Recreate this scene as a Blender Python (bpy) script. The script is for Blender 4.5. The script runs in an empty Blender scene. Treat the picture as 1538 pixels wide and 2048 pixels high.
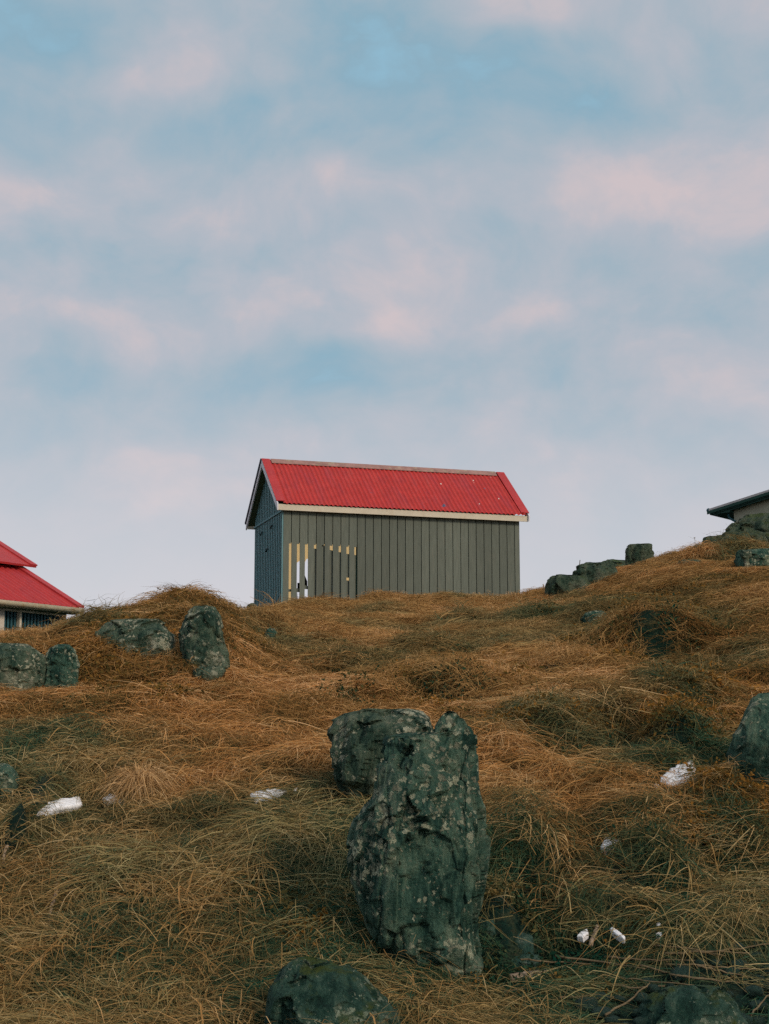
import bpy, math, random
import numpy as np
from mathutils import Vector, Matrix
random.seed(7); rng = np.random.default_rng(7)
R = math.radians
scene = bpy.context.scene
COL = scene.collection

# ------------------------------------------------------------------ camera, sky, sun, exposure
F, CX, CY = 3130.0, 769.0, 1024.0
PITCH = math.atan((1517 - 1024) / F)
cam_d = bpy.data.cameras.new('camera'); cam = bpy.data.objects.new('camera', cam_d); COL.objects.link(cam)
cam_d.sensor_fit = 'VERTICAL'; cam_d.sensor_height = 24; cam_d.lens = F / 2048 * 24
cam_d.clip_start = 0.1; cam_d.clip_end = 3000
cam.location = (0, 0, 0); cam.rotation_euler = (math.pi / 2 + PITCH, 0, 0)
scene.camera = cam
SUN_EL, SUN_AZ = 30.0, 42.0          # azimuth measured from +Y towards +X ; sun stands front-right, behind thin cloud

def pix(px, py, Y):
    a, b = (px - CX) / F, (CY - py) / F
    yy = math.cos(PITCH) - b * math.sin(PITCH)
    zz = math.sin(PITCH) + b * math.cos(PITCH)
    return Vector((a * Y / yy, Y, zz * Y / yy))
def pdir(px, py):
    return pix(px, py, 1.0).normalized()

world = bpy.data.worlds.new('World'); scene.world = world; world.use_nodes = True
def build_world():
    nt = world.node_tree; N = nt.nodes; L = nt.links
    for n in list(N): N.remove(n)
    out = N.new('ShaderNodeOutputWorld'); bg = N.new('ShaderNodeBackground'); bg.inputs[1].default_value = 0.1
    L.new(bg.outputs[0], out.inputs[0])
    sky = N.new('ShaderNodeTexSky'); sky.sky_type = 'NISHITA'; sky.sun_disc = False
    sky.sun_elevation = R(SUN_EL); sky.sun_rotation = R(180 - SUN_AZ)
    tc = N.new('ShaderNodeTexCoord'); D = tc.outputs['Generated']
    def math_(op, a, b=None, c=None):
        m = N.new('ShaderNodeMath'); m.operation = op
        for i, v in enumerate((a, b, c)):
            if v is None: continue
            if isinstance(v, (int, float)): m.inputs[i].default_value = v
            else: L.new(v, m.inputs[i])
        return m.outputs[0]
    def vmath(op, a, b):
        m = N.new('ShaderNodeVectorMath'); m.operation = op
        for i, v in enumerate((a, b)):
            if isinstance(v, (tuple, list, Vector)): m.inputs[i].default_value = v
            else: L.new(v, m.inputs[i])
        return m
    # warp
    mp = N.new('ShaderNodeMapping'); mp.inputs['Scale'].default_value = (1, 1, 1.1); L.new(D, mp.inputs[0])
    wn = N.new('ShaderNodeTexNoise'); wn.inputs['Scale'].default_value = 7; wn.inputs['Detail'].default_value = 3; wn.inputs['Roughness'].default_value = 0.55
    L.new(mp.outputs[0], wn.inputs['Vector'])
    w = vmath('SUBTRACT', wn.outputs['Color'], (.5, .5, .5)); ws = vmath('MULTIPLY', w.outputs[0], (.085, .085, .06))
    DW = vmath('ADD', D, ws.outputs[0]).outputs[0]
    def blob(px, py, rx, ry):
        c = pdir(px, py)
        s = vmath('SUBTRACT', DW, tuple(c))
        s2 = vmath('MULTIPLY', s.outputs[0], (3130 / rx, 3130 / rx, 3130 / ry))
        ln = N.new('ShaderNodeVectorMath'); ln.operation = 'LENGTH'; L.new(s2.outputs[0], ln.inputs[0])
        mr = N.new('ShaderNodeMapRange'); mr.interpolation_type = 'SMOOTHERSTEP'
        mr.inputs[1].default_value = 1.25; mr.inputs[2].default_value = 0.0; mr.inputs[3].default_value = 0; mr.inputs[4].default_value = 1
        L.new(ln.outputs['Value'], mr.inputs[0]); return mr.outputs[0]
    n1 = N.new('ShaderNodeTexNoise'); n1.inputs['Scale'].default_value = 5.5; n1.inputs['Detail'].default_value = 4; n1.inputs['Roughness'].default_value = .5
    mp2 = N.new('ShaderNodeMapping'); mp2.inputs['Scale'].default_value = (1, 1, 1.35); mp2.inputs['Location'].default_value = (3.1, 1.7, .4); L.new(DW, mp2.inputs[0]); L.new(mp2.outputs[0], n1.inputs['Vector'])
    n2 = N.new('ShaderNodeTexNoise'); n2.inputs['Scale'].default_value = 13; n2.inputs['Detail'].default_value = 5; L.new(mp2.outputs[0], n2.inputs['Vector'])
    v = math_('MULTIPLY_ADD', n1.outputs['Fac'], .80, .18)      # general cloud cover
    v = math_('MULTIPLY_ADD', n2.outputs['Fac'], 1.0, v); v = math_('SUBTRACT', v, .5)
    n3 = N.new('ShaderNodeTexNoise'); n3.inputs['Scale'].default_value = 34; n3.inputs['Detail'].default_value = 6; n3.inputs['Roughness'].default_value = .6; L.new(mp2.outputs[0], n3.inputs['Vector'])
    v = math_('MULTIPLY_ADD', n3.outputs['Fac'], .34, v); v = math_('SUBTRACT', v, .17)
    def add(v, lst):
        for (px, py, rx, ry, s) in lst:
            v = math_('MULTIPLY_ADD', blob(px, py, rx, ry), s, v)
        return v
    # value: <0 blue gap, 0.5 grey cloud, 1 lit pinkish cloud
    v = add(v, [(300, 130, 190, 110, .30), (230, 275, 170, 80, .34), (20, 340, 170, 130, .22), (1460, 350, 300, 190, .34), (1180, 375, 200, 130, .28),
                (430, 420, 160, 120, .20), (745, 395, 110, 70, .26), (880, 590, 420, 120, .24), (240, 680, 200, 90, .20), (1350, 770, 420, 120, .16), (1060, 10, 190, 60, .34),
                (560, 150, 170, 120, .12), (330, 925, 120, 60, .14), (620, 640, 300, 60, .14),
                (90, 235, 260, 95, -.34), (20, 60, 240, 110, -.16), (30, 60, 300, 90, -.22), (860, 130, 480, 190, -.20), (430, 260, 220, 130, -.22), (1240, 200, 330, 110, -.16),
                (610, 760, 330, 80, -.17), (660, 310, 170, 60, -.12), (1500, 110, 140, 130, -.18), (100, 760, 300, 80, -.12), (1450, 900, 300, 90, -.05), (480, 480, 300, 60, -.08)])
    ramp = N.new('ShaderNodeValToRGB'); L.new(v, ramp.inputs[0])
    e = ramp.color_ramp.elements
    e[0].position = 0.0; e[0].color = (.29, .53, .68, 1); e[1].position = .95; e[1].color = (.63, .545, .56, 1)
    for p, c in ((.24, (.27, .43, .53, 1)), (.5, (.375, .465, .535, 1)), (.72, (.47, .495, .55, 1))):
        k = e.new(p); k.color = c
    # elevation: pale band near the horizon, and the same even cloud all round
    sep = N.new('ShaderNodeSeparateXYZ'); L.new(D, sep.inputs[0])
    hz = N.new('ShaderNodeMapRange'); hz.interpolation_type = 'SMOOTHSTEP'; L.new(sep.outputs[2], hz.inputs[0])
    hz.inputs[1].default_value = .27; hz.inputs[2].default_value = .07; hz.inputs[3].default_value = 0; hz.inputs[4].default_value = .85
    mixh = N.new('ShaderNodeMix'); mixh.data_type = 'RGBA'; L.new(hz.outputs[0], mixh.inputs[0]); L.new(ramp.outputs[0], mixh.inputs[6])
    mixh.inputs[7].default_value = (.665, .64, .675, 1)
    sc = vmath('MULTIPLY', mixh.outputs[2], (8.2, 8.2, 8.2))
    mix = N.new('ShaderNodeMix'); mix.data_type = 'RGBA'; mix.inputs[0].default_value = .94
    L.new(sky.outputs[0], mix.inputs[6]); L.new(sc.outputs[0], mix.inputs[7])
    L.new(mix.outputs[2], bg.inputs[0])
build_world()
sun_d = bpy.data.lights.new('sun', 'SUN'); sun = bpy.data.objects.new('sun', sun_d); COL.objects.link(sun)
sun_d.energy = 1.5; sun_d.angle = R(14); sun_d.color = (1.0, .84, .68)
# sun stands behind the camera's right shoulder
sd = Vector((math.sin(R(SUN_AZ)) * math.cos(R(SUN_EL)), -math.cos(R(SUN_AZ)) * math.cos(R(SUN_EL)), math.sin(R(SUN_EL))))
sun.rotation_euler = sd.to_track_quat('Z', 'Y').to_euler(); sun.location = (20, -20, 30)
scene.view_settings.view_transform = 'Standard'; scene.view_settings.look = 'None'
scene.view_settings.gamma = 1; scene.view_settings.exposure = .30; scene.view_settings.use_curve_mapping = False
scene.cycles.max_bounces = 4; scene.cycles.diffuse_bounces = 2; scene.cycles.adaptive_threshold = .02; scene.cycles.use_denoising = False; scene.cycles.transparent_max_bounces = 8

# ------------------------------------------------------------------ numpy noise
def _h(ix, iy, iz, seed):
    h = (ix.astype(np.uint32) * np.uint32(374761393) + iy.astype(np.uint32) * np.uint32(668265263)
         + iz.astype(np.uint32) * np.uint32(2147483647) + np.uint32(seed * 974634777 & 0xffffffff))
    h = (h ^ (h >> np.uint32(13))) * np.uint32(1274126177)
    h = h ^ (h >> np.uint32(16))
    return h.astype(np.float64) / 4294967295.0
def vnoise(x, y, z, seed=0):
    x, y, z = np.broadcast_arrays(np.asarray(x, float), np.asarray(y, float), np.asarray(z, float))
    fx, fy, fz = np.floor(x), np.floor(y), np.floor(z)
    ix, iy, iz = fx.astype(np.int64), fy.astype(np.int64), fz.astype(np.int64)
    tx, ty, tz = x - fx, y - fy, z - fz
    tx, ty, tz = (t * t * t * (t * (t * 6 - 15) + 10) for t in (tx, ty, tz))
    r = 0
    for dx in (0, 1):
        for dy in (0, 1):
            for dz in (0, 1):
                wgt = (tx if dx else 1 - tx) * (ty if dy else 1 - ty) * (tz if dz else 1 - tz)
                r = r + wgt * _h(ix + dx, iy + dy, iz + dz, seed)
    return r * 2 - 1
def fbm(x, y, z=0.0, oct=4, seed=0, rough=.5):
    a, s, t = 1.0, 0.0, 0.0
    for o in range(oct):
        s = s + a * vnoise(x * 2 ** o + o * 17.3, y * 2 ** o + o * 9.1, z * 2 ** o + o * 5.7, seed + o); t += a; a *= rough
    return s / t

# ------------------------------------------------------------------ terrain height
near = [(2500, 5.0), (2048, 8.0), (1850, 8.75), (1700, 9.7), (1517, 11.2)]
cols = {
    -500: near + [(1420, 12.8), (1340, 15), (1290, 17.5)],
    0:   near + [(1420, 12.7), (1390, 13.5), (1315, 13.9), (1290, 18)],
    110: near + [(1420, 12.7), (1392, 13.4), (1308, 13.9), (1278, 17.6)],
    200: near + [(1420, 12.7), (1385, 13.4), (1310, 13.9), (1262, 14.5), (1245, 18)],
    300: near + [(1420, 12.7), (1380, 13.5), (1310, 14.0), (1252, 14.6), (1224, 17.4)],
    375: near + [(1420, 12.8), (1380, 13.6), (1290, 14.1), (1226, 14.8), (1204, 16.6)],
    450: near + [(1420, 12.8), (1370, 13.9), (1280, 14.7), (1222, 17.2)],
    520: near + [(1405, 13.3), (1300, 16.3), (1250, 19.0), (1224, 22)],
    570: near + [(1400, 13.5), (1300, 17.0), (1240, 21), (1214, 24.5)],
    650: near + [(1400, 13.7), (1300, 17.4), (1235, 22.0), (1208, 25.2)],
    850: near + [(1400, 13.8), (1300, 17.5), (1235, 22.0), (1202, 25.6)],
    1040: near + [(1400, 13.8), (1300, 17.4), (1235, 21.5), (1200, 25.6)],
    1150: near + [(1400, 13.8), (1300, 16.8), (1235, 20), (1192, 23.5), (1178, 25.5)],
    1280: near + [(1400, 13.7), (1300, 16.4), (1200, 20.5), (1133, 24)],
    1420: near + [(1400, 13.5), (1300, 16.0), (1200, 19.2), (1140, 22), (1106, 23.5)],
    1538: near + [(1400, 13.4), (1300, 15.6), (1200, 18.6), (1145, 21), (1098, 23)],
    2100: near + [(1400, 13.2), (1300, 15.2), (1200, 18.3), (1100, 21.5), (1040, 24)],
}
YT = np.arange(4, 60.01, .1)
UT = np.linspace(-.75, .75, 301)
_px = sorted(cols); _u = np.array([(p - CX) / F * 1.012 for p in _px])
_prof = []
for p in _px:
    d = np.array([q[1] for q in cols[p]]); z = np.array([pix(p, q[0], q[1]).z for q in cols[p]])
    zz = np.interp(YT, d, z)
    zz = np.where(YT < 8.0, np.maximum(zz, -1.62), zz)
    _prof.append(zz)
_prof = np.array(_prof)
ZT = np.empty((len(UT), len(YT)))
for j in range(len(YT)): ZT[:, j] = np.interp(UT, _u, _prof[:, j])
def box(a, n, ax):
    k = np.ones(n) / n; pad = n // 2
    return np.apply_along_axis(lambda v: np.convolve(np.pad(v, pad, mode='edge'), k, mode='valid')[:len(v)], ax, a)
ZT = box(box(ZT, 5, 0), 5, 1); ZT = box(ZT, 3, 1)
def base_h(X, Y):
    X = np.asarray(X, float); Y = np.asarray(Y, float)
    Yc = np.clip(Y, 4.0, 59.9); u = np.clip(X / Yc, -.7499, .7499)
    fi = (u + .75) / (UT[1] - UT[0]); fj = (Yc - 4) / .1
    i = np.clip(np.floor(fi).astype(int), 0, len(UT) - 2); j = np.clip(np.floor(fj).astype(int), 0, len(YT) - 2)
    a = fi - i; b = fj - j
    return (ZT[i, j] * (1 - a) * (1 - b) + ZT[i + 1, j] * a * (1 - b) + ZT[i, j + 1] * (1 - a) * b + ZT[i + 1, j + 1] * a * b)
def ray_to(fn, px, py, y0=5.0, y1=60.0):
    Ys = np.arange(y0, y1, .02); P = pix(px, py, 1.0)
    hit = np.nonzero(fn(P.x * Ys, Ys) > P.z * Ys)[0]
    Y = Ys[hit[0]] if len(hit) else y1
    return P.x * Y, Y, float(P.z * Y)
# hollows (dark pockets under overhanging grass): px, py, rx px, ry px, depth
HOLL = [(1320, 1300, 90, 34, .34), (1105, 1478, 75, 26, .30), (1378, 1490, 60, 28, .30), (905, 1392, 70, 22, .22), (1370, 1395, 60, 22, .20),
        (1480, 1690, 75, 24, .28), (1310, 1755, 60, 30, .25), (1255, 1475, 40, 24, .2), (405, 1270, 30, 10, .1), (150, 1270, 70, 14, .25),
        (330, 1385, 26, 10, .15), (545, 1275, 16, 18, .22), (1090, 1240, 60, 9, .15), (1190, 1250, 40, 10, .12), (640, 1290, 40, 8, .1), (740, 1405, 60, 14, .25),
        (540, 1780, 60, 20, .16), (1000, 1880, 60, 28, .16), (1150, 1900, 120, 24, .16), (1500, 1120, 50, 14, .25), (1400, 1120, 60, 8, .15), (20, 1720, 20, 40, .15),
        (1050, 1790, 60, 40, .14), (930, 1250, 30, 7, .1), (230, 1810, 60, 20, .1), (1450, 1640, 60, 20, .12), (880, 1310, 80, 10, .1), (700, 1345, 70, 10, .12), (1340, 1565, 50, 14, .04)]
def height0(X, Y):
    X = np.asarray(X, float); Y = np.asarray(Y, float)
    far = np.clip((Y - 60) / 100, 0, 1); nearw = np.clip((Y - 3) / 4, 0, 1)
    hum = .085 * fbm(X * 1.1, Y * 1.1, 0, 2, 11) + .055 * (1 - 2 * np.abs(vnoise(X * 2.1, Y * 2.4, 0, 5))) + .03 * fbm(X * 4.5, Y * 4.5, 0, 2, 3)
    return base_h(X, Y) + hum * nearw * (1 - far)
HW = []
for (px, py, rx, ry, dp) in HOLL:
    x, y, z = ray_to(height0, px, py)
    HW.append((x, y, rx / F * y, 3.3 * ry / F * y, dp))
def height(X, Y):
    h = height0(X, Y); X = np.asarray(X, float); Y = np.asarray(Y, float)
    # overhanging turf steps: a raised lip behind, a scooped foot in front, a steep dark face between
    for (x, y, rx, A, dp) in HW:
        g = np.exp(-(((X - x) / (rx * 1.05)) ** 2) ** 1.3); dY = Y - y
        h = h + g * A * (.62 / (1 + np.exp(-(dY - .02) / .035)) * np.exp(-np.clip(dY - .1, 0, 9) / (A * 2.2 + .15)) - .42 * np.exp(-(np.clip(-dY, 0, 9) / (A * 1.2 + .08)) ** 2) / (1 + np.exp(dY / .03)))
    return h
def ground_at(px, py): return ray_to(height, px, py)

# ------------------------------------------------------------------ helpers
def tag(o, label=None, cat=None, group=None, kind=None):
    if label: o['label'] = label
    if cat: o['category'] = cat
    if group: o['group'] = group
    if kind: o['kind'] = kind
    return o
def mesh_np(name, V, Fc, mat=None, parent=None, smooth=False, loc=None):
    me = bpy.data.meshes.new(name)
    V = np.asarray(V, float)
    if loc is not None: V = V - np.asarray(loc, float)
    if isinstance(Fc, np.ndarray):
        me.vertices.add(len(V)); me.vertices.foreach_set('co', V.ravel())
        k = Fc.shape[1]; me.loops.add(Fc.size); me.loops.foreach_set('vertex_index', Fc.astype(np.int32).ravel())
        me.polygons.add(len(Fc)); me.polygons.foreach_set('loop_start', np.arange(0, Fc.size, k, dtype=np.int32))
        me.update(calc_edges=True); me.validate()
    else:
        me.from_pydata([tuple(v) for v in V], [], Fc); me.update()
    if smooth: me.polygons.foreach_set('use_smooth', np.ones(len(me.polygons), dtype=bool)); me.update()
    if mat: me.materials.append(mat)
    o = bpy.data.objects.new(name, me); COL.objects.link(o)
    if loc is not None: o.location = loc
    if parent: o.parent = parent
    return o
class MB:
    def __init__(s): s.V = []; s.F = []
    def add(s, V, Fc):
        b = len(s.V); s.V += [tuple(v) for v in V]; s.F += [tuple(i + b for i in f) for f in Fc]; return s
    def box(s, x0, x1, y0, y1, z0, z1):
        return s.add([(x0, y0, z0), (x1, y0, z0), (x1, y1, z0), (x0, y1, z0), (x0, y0, z1), (x1, y0, z1), (x1, y1, z1), (x0, y1, z1)],
                     [(0, 3, 2, 1), (4, 5, 6, 7), (0, 1, 5, 4), (1, 2, 6, 5), (2, 3, 7, 6), (3, 0, 4, 7)])
    def prism(s, poly, off):     # poly: list of 3d points, extruded by off
        n = len(poly); A = [Vector(p) for p in poly]; B = [p + Vector(off) for p in A]
        return s.add(A + B, [tuple(range(n))[::-1], tuple(range(n, 2 * n))] + [(i, (i + 1) % n, n + (i + 1) % n, n + i) for i in range(n)])
    def tube(s, pts, rad, n=8):
        pts = [Vector(p) for p in pts]; rad = rad if isinstance(rad, (list, tuple)) else [rad] * len(pts)
        V = []; Fc = []
        for i, p in enumerate(pts):
            t = (pts[min(i + 1, len(pts) - 1)] - pts[max(i - 1, 0)]).normalized()
            a = t.orthogonal().normalized(); a = (Vector((0, 0, 1)).cross(t)).normalized() if abs(t.z) < .95 else Vector((1, 0, 0))
            b = t.cross(a)
            for k in range(n):
                g = 2 * math.pi * k / n; V.append(p + (a * math.cos(g) + b * math.sin(g)) * rad[i])
        for i in range(len(pts) - 1):
            for k in range(n): Fc.append((i * n + k, i * n + (k + 1) % n, (i + 1) * n + (k + 1) % n, (i + 1) * n + k))
        Fc.append(tuple(range(n))[::-1]); Fc.append(tuple(range((len(pts) - 1) * n, len(pts) * n)))
        return s.add(V, Fc)
    def build(s, name, mat, parent=None, smooth=False):
        me = bpy.data.meshes.new(name); me.from_pydata(s.V, [], s.F); me.update()
        if smooth: me.polygons.foreach_set('use_smooth', np.ones(len(me.polygons), dtype=bool))
        me.materials.append(mat)
        o = bpy.data.objects.new(name, me); COL.objects.link(o); o.parent = parent; return o
def empty(name, loc, rz=0):
    o = bpy.data.objects.new(name, None); COL.objects.link(o); o.location = loc; o.rotation_euler = (0, 0, rz); o.empty_display_size = .3; return o

# ------------------------------------------------------------------ materials
def mat(name, rough=.8):
    m = bpy.data.materials.new(name); m.use_nodes = True
    nt = m.node_tree; b = nt.nodes['Principled BSDF']; b.inputs['Roughness'].default_value = rough
    b.inputs['Specular IOR Level'].default_value = .25
    return m, nt, b
def nz(nt, scale, detail=4, rough=.55, vec=None, dist=0):
    n = nt.nodes.new('ShaderNodeTexNoise'); n.inputs['Scale'].default_value = scale; n.inputs['Detail'].default_value = detail
    n.inputs['Roughness'].default_value = rough; n.inputs['Distortion'].default_value = dist
    if vec is not None: nt.links.new(vec, n.inputs['Vector'])
    return n.outputs['Fac']
def ramp(nt, fac, stops):
    r = nt.nodes.new('ShaderNodeValToRGB'); nt.links.new(fac, r.inputs[0]); e = r.color_ramp.elements
    while len(e) < len(stops): e.new(.5)
    for k, (p, c) in zip(e, stops):
        k.position = p; k.color = (*c, 1) if isinstance(c, (tuple, list)) else (c, c, c, 1)
    return r.outputs[0]
def mixc(nt, f, a, b, mode='MIX'):
    m = nt.nodes.new('ShaderNodeMix'); m.data_type = 'RGBA'; m.blend_type = mode
    for i, v in ((0, f), (6, a), (7, b)):
        if isinstance(v, (int, float)): m.inputs[i].default_value = v
        elif isinstance(v, (tuple, list)): m.inputs[i].default_value = (*v, 1)
        else: nt.links.new(v, m.inputs[i])
    return m.outputs[2]
def mth(nt, op, a, b=None, clamp=False):
    m = nt.nodes.new('ShaderNodeMath'); m.operation = op; m.use_clamp = clamp
    for i, v in enumerate((a, b)):
        if v is None: continue
        if isinstance(v, (int, float)): m.inputs[i].default_value = v
        else: nt.links.new(v, m.inputs[i])
    return m.outputs[0]
def objco(nt, scale=(1, 1, 1), loc=(0, 0, 0)):
    t = nt.nodes.new('ShaderNodeTexCoord'); mp = nt.nodes.new('ShaderNodeMapping')
    mp.inputs['Scale'].default_value = scale; mp.inputs['Location'].default_value = loc
    nt.links.new(t.outputs['Object'], mp.inputs[0]); return mp.outputs[0]
def bump(nt, b, h, strength=.5, dist=.01):
    n = nt.nodes.new('ShaderNodeBump'); n.inputs['Strength'].default_value = strength; n.inputs['Distance'].default_value = dist
    nt.links.new(h, n.inputs['Height']); nt.links.new(n.outputs[0], b.inputs['Normal'])

def rock_mat(name, dark, mid, light, lichen, moss=.3, lich=.5, lc=(.24, .27, .22), sc=1.0):
    m, nt, b = mat(name, .9)
    v = objco(nt); vs = objco(nt, (1, 1, .28))
    f = mth(nt, 'ADD', mth(nt, 'MULTIPLY', nz(nt, 3.2 * sc, 7, .7, v), .5), mth(nt, 'MULTIPLY', nz(nt, 16 * sc, 6, .72, vs, .6), .5))
    c = ramp(nt, f, [(.37, dark), (.445, mid), (.515, light), (.61, lichen)])
    # patches of pale lichen: thresholded cells broken by noise
    vo = nt.nodes.new('ShaderNodeTexVoronoi'); vo.inputs['Scale'].default_value = 30 * sc; vo.inputs['Randomness'].default_value = 1
    wv = nt.nodes.new('ShaderNodeVectorMath'); wv.operation = 'ADD'
    wn = nt.nodes.new('ShaderNodeTexNoise'); wn.inputs['Scale'].default_value = 55 * sc; wn.inputs['Detail'].default_value = 4; nt.links.new(v, wn.inputs['Vector'])
    wm = nt.nodes.new('ShaderNodeVectorMath'); wm.operation = 'SCALE'; wm.inputs['Scale'].default_value = .05 / sc; nt.links.new(wn.outputs['Color'], wm.inputs[0])
    nt.links.new(v, wv.inputs[0]); nt.links.new(wm.outputs[0], wv.inputs[1]); nt.links.new(wv.outputs[0], vo.inputs['Vector'])
    big = nz(nt, 2.3 * sc, 3, .6, v)
    thr = mth(nt, 'MULTIPLY', mth(nt, 'SUBTRACT', big, .62 - .25 * lich), 5.2)
    sepc = nt.nodes.new('ShaderNodeSeparateColor'); nt.links.new(vo.outputs['Color'], sepc.inputs[0])
    rad = mth(nt, 'MULTIPLY', thr, sepc.outputs[0])
    msk = mth(nt, 'MULTIPLY', mth(nt, 'SUBTRACT', rad, vo.outputs['Distance']), 9, True)
    gg = nt.nodes.new('ShaderNodeNewGeometry'); sg = nt.nodes.new('ShaderNodeSeparateXYZ'); nt.links.new(gg.outputs['Normal'], sg.inputs[0])
    opn = mth(nt, 'MULTIPLY', mth(nt, 'ADD', sg.outputs[2], .30), 3.0, True); msk = mth(nt, 'MULTIPLY', msk, opn)
    lcol = mixc(nt, sepc.outputs[1], tuple(x * .55 for x in lc), tuple(x * 1.25 for x in lc))
    c = mixc(nt, msk, c, lcol)
    v3 = nt.nodes.new('ShaderNodeTexVoronoi'); v3.inputs['Scale'].default_value = 52 * sc; nt.links.new(wv.outputs[0], v3.inputs['Vector'])
    s3 = nt.nodes.new('ShaderNodeSeparateColor'); nt.links.new(v3.outputs['Color'], s3.inputs[0])
    k3 = mth(nt, 'MULTIPLY', mth(nt, 'SUBTRACT', mth(nt, 'MULTIPLY', mth(nt, 'SUBTRACT', s3.outputs[0], .45), mth(nt, 'MULTIPLY', nz(nt, 4 * sc, 3, .6, v), 1.6)), v3.outputs['Distance']), 6, True)
    c = mixc(nt, mth(nt, 'MULTIPLY', k3, .8), c, mixc(nt, s3.outputs[1], tuple(x * .45 for x in lc), tuple(x * 1.0 for x in lc)))
    # moss on upward faces
    g = nt.nodes.new('ShaderNodeNewGeometry'); s = nt.nodes.new('ShaderNodeSeparateXYZ'); nt.links.new(g.outputs['Normal'], s.inputs[0])
    mm = mth(nt, 'ADD', mth(nt, 'MULTIPLY', s.outputs[2], .35), nz(nt, 5 * sc, 5, .65, v))
    mk = mth(nt, 'MULTIPLY', mth(nt, 'SUBTRACT', mm, 1.02 - moss * .5), 6, True)
    c = mixc(nt, mk, c, mixc(nt, nz(nt, 40, 3, .5, v), (.02, .06, .012), (.09, .105, .02)))
    nt.links.new(c, b.inputs['Base Color'])
    hgt = mth(nt, 'ADD', mth(nt, 'MULTIPLY', nz(nt, 11 * sc, 9, .72, vs, .4), .8), mth(nt, 'MULTIPLY', nz(nt, 60 * sc, 5, .7, v), .25))
    hgt = mth(nt, 'ADD', hgt, mth(nt, 'MULTIPLY', msk, .08))
    bump(nt, b, hgt, 1.0, .09 / sc)
    return m
M = {}
M['rock'] = rock_mat('dark basalt with lichen', (.002, .018, .012), (.017, .062, .045), (.066, .136, .094), (.165, .225, .150), .28, 1.0, (.36, .38, .26))
M['rock_top'] = rock_mat('weathered basalt', (.004, .024, .016), (.032, .072, .048), (.10, .145, .095), (.20, .23, .155), .35, 1.05, (.40, .40, .28), .9)
M['rock_wet'] = rock_mat('wet mossy basalt', (.002, .018, .012), (.010, .046, .032), (.040, .094, .066), (.11, .16, .11), .58, .8, (.26, .31, .22))
M['rock_far'] = rock_mat('hill outcrop', (.008, .028, .018), (.035, .068, .043), (.09, .12, .075), (.16, .175, .115), .55, .5, (.17, .18, .13), .7)
def flat_mat(name, col, rough=.7, var=.15, sc=8, stretch=(1, 1, 1), dirt=None, bumpd=0.0):
    m, nt, b = mat(name, rough); v = objco(nt, stretch)
    c = ramp(nt, nz(nt, sc, 6, .65, v), [(.3, tuple(x * (1 - var) for x in col)), (.7, tuple(min(1, x * (1 + var)) for x in col))])
    if dirt:
        c = mixc(nt, ramp(nt, nz(nt, sc * .6, 7, .7, v), [(.54, 0.0), (.68, dirt[1])]), c, dirt[0])
    nt.links.new(c, b.inputs['Base Color'])
    if bumpd: bump(nt, b, nz(nt, sc * 3, 5, .6, v), .6, bumpd)
    return m
M['plank'] = flat_mat('grey green painted planks', (.140, .158, .128), .85, .16, 9, (5, 5, .5), ((.21, .205, .16), .4), .002)
for _k in ('plank',):
    _nt = M[_k].node_tree; _b = _nt.nodes['Principled BSDF']; _src = _b.inputs['Base Color'].links[0].from_socket
    _oi = _nt.nodes.new('ShaderNodeObjectInfo'); _c = mixc(_nt, 1.0, _src, ramp(_nt, _oi.outputs['Random'], [(0, .84), (1, 1.12)]), 'MULTIPLY'); _nt.links.new(_c, _b.inputs['Base Color'])
M['plank_teal'] = flat_mat('teal planks', (.14, .27, .29), .75, .16, 9, (5, 5, .5), ((.15, .36, .38), .4), .002)  # teal tone for gable planks, rail and corner trim, bluer than the front
M['dark_paint'] = flat_mat('dark green lining', (.012, .035, .026), .9, .2, 6)
M['soffit'] = flat_mat('green soffit', (.075, .105, .060), .9, .1, 6)
M['cream'] = flat_mat('cream paint', (.66, .585, .45), .6, .08, 5, (1, 1, 1), ((.45, .33, .2), .35))
M['barge'] = flat_mat('pale grey paint', (.72, .72, .76), .6, .08, 5, (1, 1, 1), ((.35, .33, .3), .35))
M['slate'] = flat_mat('dark slate edge', (.03, .035, .05), .6, .1, 5)
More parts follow.
